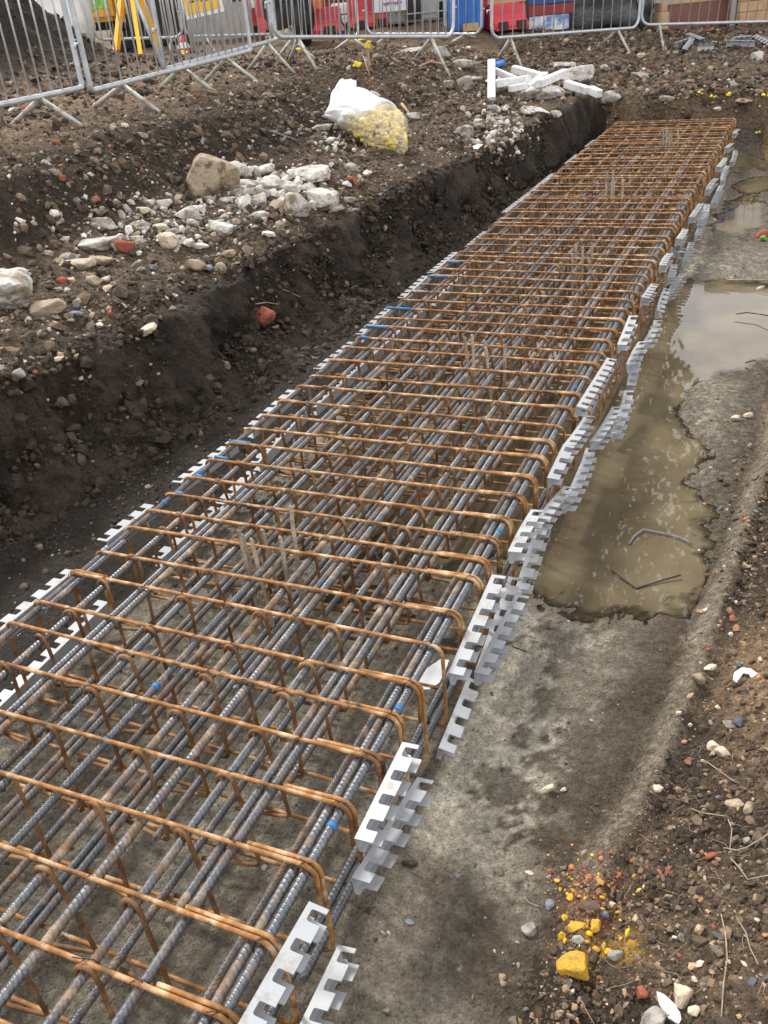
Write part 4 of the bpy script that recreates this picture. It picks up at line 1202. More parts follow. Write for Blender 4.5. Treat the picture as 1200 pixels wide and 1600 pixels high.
 ('rubble_stone', 1150, 654, 14, 10, 'cream', 'left cream pebble of the pair beyond the puddle tongue', .8),
 ('rubble_stone', 1168, 650, 14, 12, 'cream', 'right cream pebble of the pair beyond the puddle tongue', .8),
 ('rubble_stone', 1188, 452, 14, 10, 'cream', 'pale stone at the far edge of the puddle', .8),
 ('rubble_stone', 1180, 466, 16, 8, 'white_rubble', 'flat pale stone below the one at the puddle edge', .5),
 ('rubble_stone', 1040, 155, 22, 10, 'grey_rubble', 'grey stone right behind the trench end', .7),
 ('rubble_stone', 1000, 118, 26, 10, 'grey_rubble', 'long grey stone beyond the trench end', .5),
 ('rubble_stone', 870, 100, 14, 8, 'cream', 'cream stone behind the white posts', .5),
 ('soil_clod', 1192, 366, 22, 12, 'brick', 'red-brown lump of rusty soil at the right edge', .7),
 ('rubble_stone', 1160, 158, 30, 10, 'tan_rubble', 'long orange-tan stone at the right corner of the trench end', .5),
]
for nm, u, v, w, h, mt, lb, fl in ch:
    cat = {'brick_piece': 'brick', 'slate_piece': 'slate', 'painted_stone': 'painted stone', 'soil_clod': 'soil clod'}.get(nm, 'stone' if 'stone' in nm or 'boulder' in nm else 'rubble lump')
    chunk(nm, u, v, w, h, mt, lb, cat, G_L if (u < 560 and v > 230) else None, fl, rough=.07 if 'lump' in nm else .04)
# extra unlisted lumps that nothing tells apart
def lumps(n, u, v, su, sv, lo, hi, mats, label, group, cat='rubble lump', name='rubble_lump'):
    for i in range(n):
        uu = u + random.gauss(0, su); vv = v + random.gauss(0, sv); s = random.uniform(lo, hi)
        chunk(name, uu, vv, s, s * random.uniform(.5, .8), random.choice(mats), label, cat, group, .7, npts=12)
lumps(22, 425, 292, 48, 20, 12, 28, ['white_rubble', 'white_rubble', 'grey_rubble'], 'small white lump within the heap of white rubble on the left ledge', 'small lumps of the white heap')
lumps(18, 270, 345, 55, 18, 11, 26, ['white_rubble', 'grey_rubble', 'cream'], 'small pale lump in the strip of rubble left of the white heap', 'small lumps of the rubble strip')
lumps(14, 120, 420, 50, 28, 9, 20, ['tan_rubble', 'grey_rubble', 'cream'], 'small brown stone around the flat white slab near the left edge', 'small stones near the left edge')
lumps(14, 840, 140, 40, 18, 9, 20, ['white_rubble', 'white_rubble', 'grey_rubble'], 'small white lump between the white posts', 'small lumps among the posts')
heap_at('stony_patch', 930, 128, 55, 20, 150, .012, .045, 'bank', 'stones on the slope between the white posts and the trench end')
heap_at('stony_patch', 1110, 143, 70, 10, 130, .012, .042, 'bank', 'stones right behind the trench end')
heap_at('stony_patch', 600, 85, 75, 14, 200, .012, .05, 'bank', 'stones under the top middle barrier')
heap_at('stony_patch', 700, 130, 50, 25, 140, .012, .05, 'bank', 'stones left of the white posts')
heap_at('stony_patch', 1090, 1480, 70, 90, 220, .004, .014, 'right', 'larger pebbles over the lower right bank')
heap_at('stony_patch', 1150, 900, 35, 130, 160, .005, .018, 'right', 'larger pebbles on the right bank beside the puddle')
heap_at('stony_patch', 120, 470, 90, 60, 200, .007, .026, 'bank', 'pebbles on the near slope of the left bank')
lumps(9, 600, 700, 70, 60, 12, 26, ['tan_rubble', 'grey_rubble', 'white_rubble'], 'pale lump lying on the trench floor under the cage', 'lumps under the cage')

# white square posts
def post(pa, pb, da, db, w, label):
    a = at(*pa, da); b = at(*pb, db)
    mb = MB(); mb.beam(a, b, w, w * .9)
    o = mb.build('white_post', M['plaster'], bevel=.006)
    me = o.data; c = (a + b) / 2
    me.transform(Matrix.Translation(-c)); o.location = c
    tag(o, label, 'post', 'white square posts piled by the trench')
D0 = on_ground(790, 150)[1]
post((768, 97), (768, 157), D0 + .25, D0 - .25, .085, 'white square post standing nearly upright at the left end of the pile')
post((774, 131), (828, 123), D0 - .05, D0 + .1, .085, 'white square post lying level against the upright one')
post((772, 110), (805, 124), D0 + .3, D0 + .2, .07, 'thin white post behind the level one')
post((802, 108), (852, 122), D0 + .5, D0 + .25, .09, 'long white post at the back middle of the pile')
post((826, 137), (852, 117), D0, D0 + .4, .075, 'short pale blue-white post in the middle of the pile')
post((842, 131), (884, 113), D0 - .1, D0 + .3, .085, 'white square post with a dark end, pointing up to the right')
post((797, 139), (822, 134), D0 - .1, D0, .07, 'short white post stub under the level one')
post((884, 131), (920, 142), D0 + .1, D0 - .1, .085, 'long white post reaching the trench corner')
post((922, 140), (937, 147), D0 - .1, D0 - .2, .085, 'short end piece of white post at the trench corner')

# plastic scraps
def scrap(name, pts, mat, label, cat, thick=.004, lift=.004):
    """a bent flat piece: outline given as photo positions on the ground"""
    P = []
    for u, v in pts:
        p, _ = on_ground(u, v)
        P.append(Vector((p.x, p.y, p.z + lift)))
    c = sum(P, Vector()) / len(P)
    zm = sum(p.z for p in P) / len(P)
    for p in P: p.z = zm + (p.z - zm) * .3 + .004
    n = len(P)
    vs = [p - c for p in P] + [p - c - Vector((0, 0, thick)) for p in P]
    me = mesh(name, vs, [tuple(range(n)), tuple(range(2 * n - 1, n - 1, -1))] + [(i, i + n, (i + 1) % n + n, (i + 1) % n) for i in range(n)])
    bm = bmesh.new(); bm.from_mesh(me); bmesh.ops.recalc_face_normals(bm, faces=bm.faces); bmesh.ops.triangulate(bm, faces=bm.faces); bm.to_mesh(me); bm.free()
    o = obj(name, me, M[mat], loc=c)
    return tag(o, label, cat)
scrap('plastic_scrap', [(1144, 1068), (1146, 1058), (1158, 1049), (1172, 1047), (1190, 1053), (1188, 1062), (1178, 1067), (1170, 1058), (1160, 1059), (1150, 1072)], 'white_plastic', 'bent pale blue-white plastic piece on the right bank', 'plastic scrap')
scrap('plastic_scrap', [(1025, 1558), (1038, 1560), (1054, 1572), (1068, 1590), (1060, 1600), (1045, 1594), (1030, 1574)], 'white_plastic', 'bright white plastic shard between stones at the bottom right', 'plastic scrap')
scrap('plastic_scrap', [(919, 938), (928, 941), (938, 943), (932, 948), (922, 946)], 'white_plastic', 'small white plastic flake at the near edge of the puddle', 'plastic scrap')
scrap('plastic_scrap', [(1078, 854), (1090, 858), (1094, 862), (1082, 862)], 'white_plastic', 'white flake at the end of the grey wire', 'plastic scrap')
scrap('paper_scrap', [(1054, 730), (1064, 732), (1066, 737), (1058, 735)], 'white_plastic', 'thin white crescent of plastic near the bank side of the puddle', 'plastic scrap')
scrap('paper_scrap', [(655, 1085), (668, 1066), (690, 1050), (703, 1052), (697, 1070), (688, 1088), (672, 1097), (655, 1098)], 'white_plastic', 'crumpled white paper under the right side of the cage', 'paper scrap', .003, .05)
scrap('plastic_scrap', [(770, 96 + 6), (786, 93 + 6), (790, 100 + 6), (778, 104 + 6)], 'blue_plastic', 'bright blue scrap behind the upright white post', 'plastic scrap', .03, .05)

def wire(name, pts, r, mat, label, cat, lifts=None, parent=None):
    P = []
    for i, (u, v) in enumerate(pts):
        p, _ = on_ground(u, v)
        z = max(p.z, WATER) if (p.x > -1.3 and p.x < x_rtoe(p.y)) else p.z
        P.append(Vector((p.x, p.y, z + r + (lifts[i] if lifts else 0))))
    c = P[0].copy()
    mb = MB(); mb.tube([p - c for p in P], r, 6)
    o = mb.build(name, M[mat], loc=c)
    return tag(o, label, cat)
wire('bent_wire', [(955, 902), (975, 915), (993, 926), (1030, 918), (1062, 910)], .0035, 'tyre', 'black bent rod in a shallow V lying in the puddle', 'wire', [.004, .003, .0, .004, .012])
wire('bent_wire', [(982, 865), (990, 852), (1004, 843), (1035, 846), (1062, 851), (1080, 858)], .0035, 'slate', 'grey bent wire at the upper part of the near puddle', 'wire', [.003, .003, .006, .004, .006, .01])
wire('twig', [(800, 1010), (812, 1015), (822, 1019)], .002, 'tyre', 'small dark twig beside the combs', 'twig')
wire('cord', [(408, 207), (425, 209), (440, 214), (455, 219), (465, 223)], .006, 'slate', 'pale blue cord lying on the left bank before the bag', 'cord', [.02, .01, .01, .01, .01])
wire('root', [(1090, 1192), (1105, 1195), (1125, 1208), (1148, 1225)], .0014, 'root', 'pale root running down right in the middle of the right bank', 'root', [.005, .008, .004, .006])
wire('root', [(1078, 1265), (1095, 1275), (1115, 1276), (1135, 1282), (1143, 1300), (1140, 1330)], .0015, 'root', 'pale looping root in the root tangle near the right edge', 'root', [.004, .01, .006, .012, .008, .004])
wire('root', [(1130, 1330), (1150, 1336), (1165, 1330), (1190, 1318), (1205, 1308)], .0018, 'root', 'thick pale root reaching the right edge', 'root', [.01, .014, .01, .016, .02])
wire('root', [(1140, 1345), (1155, 1360), (1168, 1378), (1185, 1376), (1205, 1374)], .0014, 'root', 'forked root below the thick one at the right edge', 'root', [.01, .006, .006, .01, .014])
wire('root', [(1125, 1425), (1133, 1465), (1136, 1500), (1130, 1540), (1126, 1600)], .0016, 'root', 'long brown root running straight down to the bottom edge', 'root', [.004, .008, .004, .008, .006])
wire('root', [(1150, 1435), (1165, 1462), (1172, 1485), (1184, 1510)], .0012, 'root', 'short root right of the long brown one', 'root', [.004, .008, .004, .006])
wire('root', [(905, 1560), (912, 1575), (922, 1592), (930, 1605)], .0012, 'root', 'short pale root at the bottom edge left of the grey-tan stone', 'root', [.004, .006, .004, .004])
wire('root', [(818, 1400), (826, 1412), (838, 1417), (848, 1419)], .0009, 'root', 'hair thin curved root at the toe of the right bank', 'root', [.002, .004, .004, .002])
wire('twig', [(1135, 442), (1155, 444), (1180, 441), (1200, 444)], .005, 'root', 'pale stick at the far edge of the puddle', 'twig', [.01, .02, .01, .02])
wire('twig', [(1148, 505), (1165, 504), (1182, 506), (1200, 511)], .004, 'bark', 'thin dark twig over the reflecting puddle', 'twig', [.02, .03, .03, .04])
wire('twig', [(1164, 573), (1178, 572), (1190, 580), (1200, 592)], .004, 'bark', 'curved dark twig at the near edge of the reflecting puddle', 'twig', [.01, .03, .03, .03])
wire('root', [(400, 481), (418, 481), (437, 484)], .003, 'root', 'short pale root above the brick in the trench wall', 'root', [.02, .03, .03])
wire('root', [(443, 458), (455, 465), (470, 470)], .003, 'root', 'pale root poking from the trench wall right of the brick', 'root', [.02, .03, .02])
# tiny roots and fibres in the bank (uncountable)
fb = MB()
for i in range(160):
    x = random.uniform(.55, 1.05); y = random.uniform(-.1, 1.2)
    if x < x_rtoe(y) + .06: continue
    a = random.uniform(0, 6.28); P = []
    for k in range(5):
        P.append(Vector((x, y, hz(x, y) + random.uniform(.001, .006))))
        a += random.uniform(-.7, .7); x += math.cos(a) * .016; y += math.sin(a) * .016
    fb.tube(P, .0006, 4)
fb.build('root_fibres', M['root'], kind='stuff', label='fine root fibres in the right bank')

# yellow lumps, marker stake, leaf
def blob(name, u, v, px, mat, label, cat, n=5, group=None):
    p, t = on_ground(u, v); s = px * t / F_PX
    bm = bmesh.new()
    for i in range(n):
        m = Matrix.Translation((random.uniform(-.35, .35) * s, random.uniform(-.3, .3) * s, random.uniform(.1, .45) * s)) @ Matrix.Diagonal((random.uniform(.7, 1.2), random.uniform(.7, 1.2), random.uniform(.6, 1), 1))
        bmesh.ops.create_icosphere(bm, subdivisions=2, radius=s * .26, matrix=m)
    for v_ in bm.verts: v_.co += Vector((random.gauss(0, 1), random.gauss(0, 1), random.gauss(0, 1))) * s * .012
    me = bpy.data.meshes.new(name); bm.to_mesh(me); bm.free()
    o = obj(name, me, M[mat], loc=p)
    return tag(o, label, cat, group)
GY = 'yellow foam lumps scattered behind the trench'
for u, v, s, lb in [(557, 105, 16, 'yellow lump left of the marker stake'), (468, 80, 13, 'pair of yellow lumps at the foot of the corner barrier'), (550, 68, 12, 'yellow lump under the middle barrier, left of two'),
                    (566, 66, 13, 'yellow lump under the middle barrier, right of two'), (288, 86, 12, 'yellow lump seen through the left barrier'), (1094, 148, 9, 'leftmost yellow bit behind the trench end'),
                    (1115, 153, 12, 'middle yellow bit behind the trench end'), (1136, 150, 11, 'third yellow bit behind the trench end'), (1196, 153, 12, 'yellow bit at the right edge behind the trench end')]:
    blob('yellow_lump', u, v, s, 'yellow_foam', lb, 'yellow lump', 4, GY)
blob('yellow_ball', 1185, 210, 10, 'yellow_foam', 'small yellow lump in the water beside the far end of the cage', 'yellow lump', 2, None)
blob('leafy_sprig', 1192, 376, 13, 'moss', 'bright green leafy sprig at the right edge beside red-brown soil', 'plant', 7)
p, t = on_ground(577, 106)
st = empty('marker_stake', p, label='short wooden stake with a yellow top behind the bag', cat='stake')
mb = MB(); mb.box((0, 0, .10), (.02, .02, .26)); mb.build('stake', M['timber'], st)
mb = MB(); mb.box((0, 0, .215), (.05, .045, .045)); mb.tube([(0, 0, .235), (.01, 0, .25), (.04, .01, .245)], .012, 7); mb.build('stake_cap', M['yellow_foam'], st)
wire('copper_strip', [(567, 103), (573, 112), (578, 120)], .006, 'terracotta', 'thin copper coloured strip leaning beside the marker stake', 'strip', [.12, .06, .01])
wire('plank_offcut', [(628, 168), (634, 176), (640, 184)], .014, 'timber', 'short tan wood offcut right of the bag', 'wood offcut', [.02, .02, .02])
wire('branch', [(655, 107), (672, 103), (690, 106), (702, 114)], .012, 'terracotta', 'curved brown root-like branch under the middle barrier', 'branch', [.01, .03, .03, .01])

# ------------------------------------------------------------------ bag with yellow contents
def bag():
    pc, t = on_ground(588, 228)
    k = t / F_PX
    root = empty('plastic_bag', pc, label='clear plastic bag half full of yellow pieces lying on the left bank', cat='bag')
    rt = CAM_R @ Vector((1, 0, 0)); rt.z = 0; rt.normalize()
    up = Vector((0, 0, 1)); fw = rt.cross(up) * -1
    if fw.dot(Vector((pc.x - CAM_C.x, pc.y - CAM_C.y, 0))) < 0: fw = -fw
    tilt = math.radians(34)       # the ground it leans on
    upt = (up * math.cos(tilt) + fw * math.sin(tilt)).normalized()
    nrm = (up * math.sin(tilt) * 1 - fw * math.cos(tilt)).normalized()
    # both edges of the bag from its bottom to its open mouth, in the plane it lies in, relative to its middle
    LR = [((2, 15), (42, 24)), ((-20, 3), (49, 15)), ((-38, -12), (51, -8)), ((-55, -23), (48, -26)), ((-69, -34), (38, -40)), ((-75, -42), (20, -54)), ((-69, -59), (-2, -68)), ((-60, -77), (-18, -76)), ((-53, -90), (-24, -80)), ((-48, -94), (-25, -91))]
    dep_ = [.22, .8, 1.0, .95, .8, .6, .42, .22, .10, .03]
    V = []; film = []
    n = 44; NS = 46
    def sec(s):
        i = min(int(s), len(LR) - 2); f = s - i
        g = lambda a, b: a * (1 - f) + b * f
        L_ = Vector((g(LR[i][0][0], LR[i + 1][0][0]), g(LR[i][0][1], LR[i + 1][0][1])))
        R_2 = Vector((g(LR[i][1][0], LR[i + 1][1][0]), g(LR[i][1][1], LR[i + 1][1][1])))
        return L_, R_2, g(dep_[i], dep_[i + 1])
    for j in range(NS):
        sj = j / (NS - 1)
        L_, R_2, dd = sec(sj * (len(LR) - 1))
        for q in range(n):
            a = 2 * math.pi * q / n
            c, s_ = math.cos(a), math.sin(a)
            fold = .5 * abs(math.sin(2.5 * a + sj * 5)) + .3 * abs(math.sin(5.3 * a - sj * 11)) + .25 * abs(math.sin(7.1 * c * 1.3 + sj * 23))
            m_ = (L_ + R_2) / 2 + (R_2 - L_) / 2 * (c + .06 * math.sin(sj * 27 + a))
            h = s_ * dd * 30 * (.8 + .35 * fold) + 14 * dd + (fold - .5) * 7 * (sj > .3) * (1 if s_ > 0 else .2)
            P = (rt * m_.x - upt * m_.y * 1.12 + nrm * h) * k
            V.append(P + Vector((0, 0, .03)) + Vector((random.uniform(-1, 1), random.uniform(-1, 1), random.uniform(-1, 1))) * .0015)
            film.append(.20 + .70 * float(sst(.30, .48, sj - .10 * c + .03 * math.sin(a * 5))))
    F = [(j * n + q, j * n + (q + 1) % n, (j + 1) * n + (q + 1) % n, (j + 1) * n + q) for j in range(NS - 1) for q in range(n)]
    F.append(tuple(range(n - 1, -1, -1)))
    me = mesh('bag_film', V, F, True)
    a = me.attributes.new('film', 'FLOAT', 'POINT'); a.data.foreach_set('value', film)
    obj('bag_film', me, M['film'], root)
    bm = bmesh.new(); bw = bmesh.new()
    for i in range(760):
        L_, R_2, dd = sec(random.uniform(.15, 4.2))
        a = random.uniform(0, 6.28); r = math.sqrt(random.uniform(.45, 1)) * .9
        m_ = (L_ + R_2) / 2 + (R_2 - L_) / 2 * math.cos(a) * r
        P = (rt * m_.x - upt * m_.y * 1.12 + nrm * (math.sin(a) * dd * 27 * r + 13 * dd)) * k + Vector((0, 0, .03))
        t_ = bm if random.random() < .82 else bw
        bmesh.ops.create_icosphere(t_, subdivisions=1, radius=random.uniform(.018, .034), matrix=Matrix.Translation(P) @ Matrix.Diagonal((random.uniform(.6, 1.4), random.uniform(.6, 1.3), random.uniform(.6, 1.2), 1)))
    me = bpy.data.meshes.new('yellow_contents'); bm.to_mesh(me); bm.free(); obj('yellow_contents', me, M['pale_yellow'], root, kind='stuff')
    me = bpy.data.meshes.new('pale_contents'); bw.to_mesh(me); bw.free(); obj('pale_contents', me, M['cream'], root, kind='stuff')
bag()

# ------------------------------------------------------------------ pedestrian barriers
def barrier(pa, da, pb, db, label, nbars=18, feet=(.22, .78), hook=True, round_=.12, H=1.0, both=(True, True)):
    A = at(*pa, da); B = at(*pb, db)
    d = B - A; L = d.length
    X = d.normalized(); Z = Vector((0, 0, 1)); Yv = Z.cross(X).normalized(); Z = X.cross(Yv)
    root = empty('crowd_barrier', A, label=label, cat='barrier', group='galvanised crowd barriers round the works')
    def P(s, z, y=0): return X * s + Z * z + Yv * y
    r = .019
    fr = MB(); pts = []
    for cx, cz, a0, a1 in ((round_, round_, 1.5, 1), (L - round_, round_, 2, 1.5), (L - round_, H - round_, 0, .5), (round_, H - round_, .5, 1)):
        if cx == round_ and cz == round_: rng = (math.pi, 1.5 * math.pi)
        elif cz == round_: rng = (1.5 * math.pi, 2 * math.pi)
        elif cx != round_: rng = (0, .5 * math.pi)
        else: rng = (.5 * math.pi, math.pi)
        for i in range(7):
            a = rng[0] + (rng[1] - rng[0]) * i / 6
            pts.append(P(cx + round_ * math.cos(a), cz + round_ * math.sin(a)))
    pts.append(pts[0])
    fr.tube(pts, r, 10, cap=False)
    fr.build('frame', M['galv'], root)
    bmsh = MB(); bmsh.tube([Vector((0, 0, 0)), Vector((0, 0, H))], .0068, 7); bme = bmsh.mesh('bar'); bme.materials.append(M['galv'])
    rot = Matrix((X, Yv, Z)).transposed().to_euler()
    for i in range(nbars):
        s = L * (i + 1) / (nbars + 1)
        obj('bar', bme, None, root, loc=P(s, 0), rot=rot)
    for f in feet:
        base = A + P(L * f, 0)
        for sgn in (-1, 1):
            e = base + Yv * (.27 * sgn) + X * random.uniform(-.03, .03)
            e.z = hz(e.x, e.y) + .005
            fo = MB(); fo.tube([base - A + Vector((0, 0, -.01)), e - A], .017, 8)
            fo.build('foot', M['galv_muddy'], root)
    if hook:
        hk = MB(); hk.tube([P(-.01, H * .30), P(-.07, H * .30), P(-.07, H * .27)], .009, 7); hk.tube([P(L + .01, H * .30), P(L + .05, H * .30)], .009, 7)
        hk.build('coupling_hook', M['galv'], root)
    return root
barrier((-330, 232), 4.4, (129, 137), 6.45, 'nearest crowd barrier at the top left corner, cut off by the photo edge', 20, (.25, .80), round_=.03)
barrier((143, 142), 6.35, (392, 79), 8.6, 'second crowd barrier from the left, in front of the dark soil heap', 19, (.15, .80), round_=.03)
barrier((258, 108), 7.5, (432, 62), 9.2, 'crowd barrier running doubled just behind the second one', 17, (.12, .9), round_=.03)
barrier((427, 58), 9.0, (708, 57), 10.5, 'crowd barrier in the top middle with rounded lower corners, foreground one', 20, (.12, .86))
barrier((424, 60), 9.5, (560, 57), 12.0, 'crowd barrier doubled behind the top middle one at its left end', 16, (.2, .9))
barrier((574, 53), 13.2, (752, 53), 12.2, 'crowd barrier behind the top middle one, ending by the red plastic barrier', 15, (.2, .86))
barrier((768, 60), 11.0, (997, 43), 12.0, 'crowd barrier at the top right of centre before the dark tarpaulin', 14, (.12, .85))
barrier((1001, 39), 12.1, (1300, 31), 12.0, 'rightmost crowd barrier before the brown board', 19, (.10, .9))
barrier((290, 57), 12.5, (440, 53), 13.2, 'far crowd barrier with a rounded corner seen through the left ones', 15, (.2, .85))
barrier((150, 62), 12.4, (286, 58), 12.5, 'far crowd barrier at the left, behind the yellow tripod', 13, (.2, .85))
# leaning brace on the doubled barrier
mb = MB(); a = at(212, 0, 7.3); b = at(256, 108, 7.4); up_ = (a - b).normalized(); mb.tube([b, b + up_ * 1.15], .016, 8); c = b
o = mb.build('steel_prop', M['galv']); o.data.transform(Matrix.Translation(-c)); o.location = c
tag(o, 'slanting steel tube leaning on the second barrier from the left', 'steel tube')

# ------------------------------------------------------------------ site objects behind the barriers
def frame_at(u, v, D, yaw=0):
    p = at(u, v, D)
    R = Matrix.Rotation(.4499 + yaw, 3, 'Z')     # local x runs to the right of the view, y away
    return p, R

class LB(MB):
    """box collector in a local frame facing the camera side"""
    pass

def site(name, u, v, D, label, cat, yaw=0, group=None):
    p, R = frame_at(u, v, D, yaw)
    g = hz(p.x, p.y)
    e = empty(name, (p.x, p.y, g), .4499 + yaw, label=label, cat=cat, group=group)
    return e, D / F_PX

def flank(name, parent, boxes, mat, bevel=.01, **kw):
    mb = MB()
    for c, s in boxes: mb.box(c, s)
    return mb.build(name, M[mat], parent, bevel=bevel, **kw)

# water filled road barriers: sloped body with moulded slots
def road_barrier(u, v, D, w, h, mat, label, yaw=0):
    e, k = site('road_barrier', u, v, D, label, 'plastic barrier', yaw, 'red and white plastic barriers')
    W, Hh = w * k, h * k
    b0, b1 = .26, .13
    pr = [(-b0, 0), (b0, 0), (b0, .10 * Hh), (b1, .45 * Hh), (b1 * .8, Hh), (-b1 * .8, Hh), (-b1, .45 * Hh), (-b0, .10 * Hh)]
    n = len(pr)
    vs = [(-W / 2, y, z) for y, z in pr] + [(W / 2, y, z) for y, z in pr]
    mb = MB(); mb.add(vs, [tuple(range(n)), tuple(range(2 * n - 1, n - 1, -1))] + [(i, i + n, (i + 1) % n + n, (i + 1) % n) for i in range(n)])
    mb.build('barrier_body', M[mat], e, bevel=.03)
    mb = MB()
    for s in (-.25, .25):
        mb.box((W * s, -b0 * .96, .06), (W * .24, .05, .10))
    mb.build('fork_slot', M['ink'], e)
    return e
road_barrier(452, 56, 14.5, 90, 62, 'red_plastic', 'leftmost red plastic barrier, behind the orange garment')
road_barrier(498, 56, 14.3, 76, 36, 'red_plastic', 'low red plastic barrier under the orange garment')
road_barrier(535, 56, 14.6, 30, 38, 'white_plastic', 'white plastic barrier between two red ones')
road_barrier(580, 56, 14.4, 62, 42, 'red_plastic', 'red plastic barrier under the white banner')
road_barrier(628, 56, 14.8, 30, 40, 'white_plastic', 'white plastic barrier right of the banner')
road_barrier(385, 46, 15.5, 60, 34, 'red_plastic', 'red plastic barrier seen through the left barriers')
road_barrier(790, 72, 12.9, 60, 36, 'red_plastic', 'red plastic barrier end-on by the blue cabin, lower one', .25)
road_barrier(800, 52, 13.9, 90, 40, 'red_plastic', 'red plastic barrier behind, upper one by the blue sheets')
# red cone shapes
def cone(u, v, D, h, label):
    e, k = site('traffic_cone', u, v, D, label, 'traffic cone')
    Hh = h * k
    mb = MB(); mb.tube([(0, 0, .03), (0, 0, Hh)], .1, 14, radii=[.15, .03]); mb.box((0, 0, .015), (.36, .36, .03))
    mb.build('cone_body', M['red_plastic'], e)
    mb = MB(); mb.tube([(0, 0, Hh * .5), (0, 0, Hh * .72)], .1, 14, radii=[.098, .068], cap=False); mb.build('reflective_sleeve', M['white_plastic'], e)
cone(284, 56, 13.2, 36, 'red traffic cone standing behind the left barriers')
# orange hi-vis garment hung on a rail
e, k = site('hi_vis_jacket', 494, 40, 14.0, 'orange high visibility jacket hanging over the red plastic barrier', 'jacket')
e.location.z += .35
def cloth(w, h, nx, nz, seed, thick=.03, amp=.04):
    r = random.Random(seed); V = []; ph = [r.uniform(0, 6) for _ in range(6)]
    for s in (0, 1):
        for j in range(nz + 1):
            for i in range(nx + 1):
                x = (i / nx - .5) * w * (1 - .12 * math.sin(j / nz * 3 + ph[0])); z = j / nz * h
                y = amp * (math.sin(x / w * 9 + ph[1] + z * 3) + .6 * math.sin(x / w * 17 + ph[2] - z * 5) + .6 * math.sin(z * 9 + ph[3])) + s * thick
                V.append((x + .02 * math.sin(z * 12 + ph[4]), y, z + .03 * math.sin(x * 14 + ph[5]) * (j == 0)))
    N = (nx + 1) * (nz + 1); F = []
    for j in range(nz):
        for i in range(nx):
            a = j * (nx + 1) + i
            F.append((a, a + 1, a + nx + 2, a + nx + 1)); F.append((a + N, a + N + nx + 1, a + N + nx + 2, a + N + 1))
    rim = [i for i in range(nx + 1)] + [j * (nx + 1) + nx for j in range(1, nz + 1)] + [nz * (nx + 1) + i for i in range(nx - 1, -1, -1)] + [j * (nx + 1) for j in range(nz - 1, 0, -1)]
    for a, b in zip(rim, rim[1:] + rim[:1]): F.append((a, a + N, b + N, b))
    return V, F
V, F = cloth(.34, .8, 14, 20, 3); obj('jacket_cloth', mesh('jacket_cloth', V, F, True), M['hivis_orange'], e)
mb = MB(); mb.box((-.02, -.075, .45), (.34, .012, .05)); mb.build('reflective_stripe', M['white_plastic'], e)
e, k = site('hi_vis_jacket', 140, 20, 12.5, 'lime green high visibility jacket at the top left beyond the soil heap', 'jacket')
e.location.z = at(140, 20, 12.5).z
V, F = cloth(.5, .7, 14, 16, 5, amp=.05); obj('jacket_cloth', mesh('jacket_cloth', V, F, True), M['hivis_green'], e)

# white bulk bags
def bulk_bag(u, v, D, w, h, d, label, mat='bag_white', seed=0):
    e, k = site('bulk_bag', u, v, D, label, 'bulk bag')
    bm = bmesh.new(); bmesh.ops.create_cube(bm, size=1)
    bmesh.ops.subdivide_edges(bm, edges=bm.edges, cuts=7, use_grid_fill=True)
    r = random.Random(seed)
    o1, o2 = r.uniform(0, 9), r.uniform(0, 9)
    for q in bm.verts:
        c = q.co.copy(); l = c.length
        sph = c.normalized() * .62
        c = c.lerp(sph, .35)
        c += c.normalized() * (.05 * math.sin(c.x * 13 + o1 + c.z * 7) + .04 * math.sin(c.z * 17 + o2 + c.y * 11))
        q.co = Vector((c.x * w, c.y * d, (c.z + .5) * h))
    me = bpy.data.meshes.new('bag_body'); bm.to_mesh(me); bm.free()
    me.polygons.foreach_set('use_smooth', [True] * len(me.polygons))
    obj('bag_body', me, M[mat], e)
    mb = MB()
    for s in (-1, 1):
        mb.tube([(s * w * .38, -d * .3, h * .95), (s * w * .42, -d * .2, h * 1.12), (s * w * .3, 0, h * 1.16), (s * w * .36, d * .2, h * .98)], .018, 6)
    mb.build('lifting_loop', M[mat], e)
    return e
bulk_bag(112, 60, 12.2, .55, .95, .6, 'white bulk bag beyond the soil heap, left of the yellow digger', seed=1)
bulk_bag(55, 10, 13.5, .9, 1.2, .8, 'white bulk bag at the top left corner beyond the soil heap', seed=2)
bulk_bag(455, 52, 13.4, .62, 1.15, .6, 'dark bulk standing in for machine shade in the top middle behind the barrier corner', 'shade_black', 3)  # dark bulk added to stand for the shadow beneath a machine
bulk_bag(443, 52, 13.0, .35, .28, .3, 'dull brown sack at the foot of the dark bulk standing in for shade', 'tan_rubble', 4)
bulk_bag(928, 42, 13.4, 1.25, .85, .8, 'dark grey tarpaulin bundle in the top right behind the barrier', 'tarp', 6)
bulk_bag(988, 36, 13.6, .42, .7, .6, 'second dark bundle between the tarpaulin and the brown board', 'tarp', 8)

# yellow mini digger (its body above the tracks shows at the top left)
e, k = site('mini_digger', 148, 50, 14.5, 'yellow mini digger partly seen at the top left behind the barriers', 'digger')
zb = at(148, 36, 13.6).z - e.location.z
flank('digger_body', e, [((0, 0, zb + .24), (.95, 1.2, .48)), ((.1, .2, zb + .62), (.7, .7, .35))], 'yellow_paint', .07)
flank('cab_window', e, [((.1, -.17, zb + .64), (.5, .02, .24))], 'dark_glass', 0)
flank('turntable', e, [((0, 0, (zb + .45) / 2), (.6, .6, max(.05, zb - .45 + .02)))], 'ink', .01)
for s in (-1, 1):
    mb = MB()
    pts = []
    for i in range(14):
        a = 2 * math.pi * i / 14
        pts.append((s * .42, .6 * math.cos(a), .27 + .22 * math.sin(a)))
    pts.append(pts[0])
    mb.tube(pts, .07, 8, cap=False); mb.box((s * .42, 0, .27), (.12, .9, .26))
    mb.build('track', M['tyre'], e)
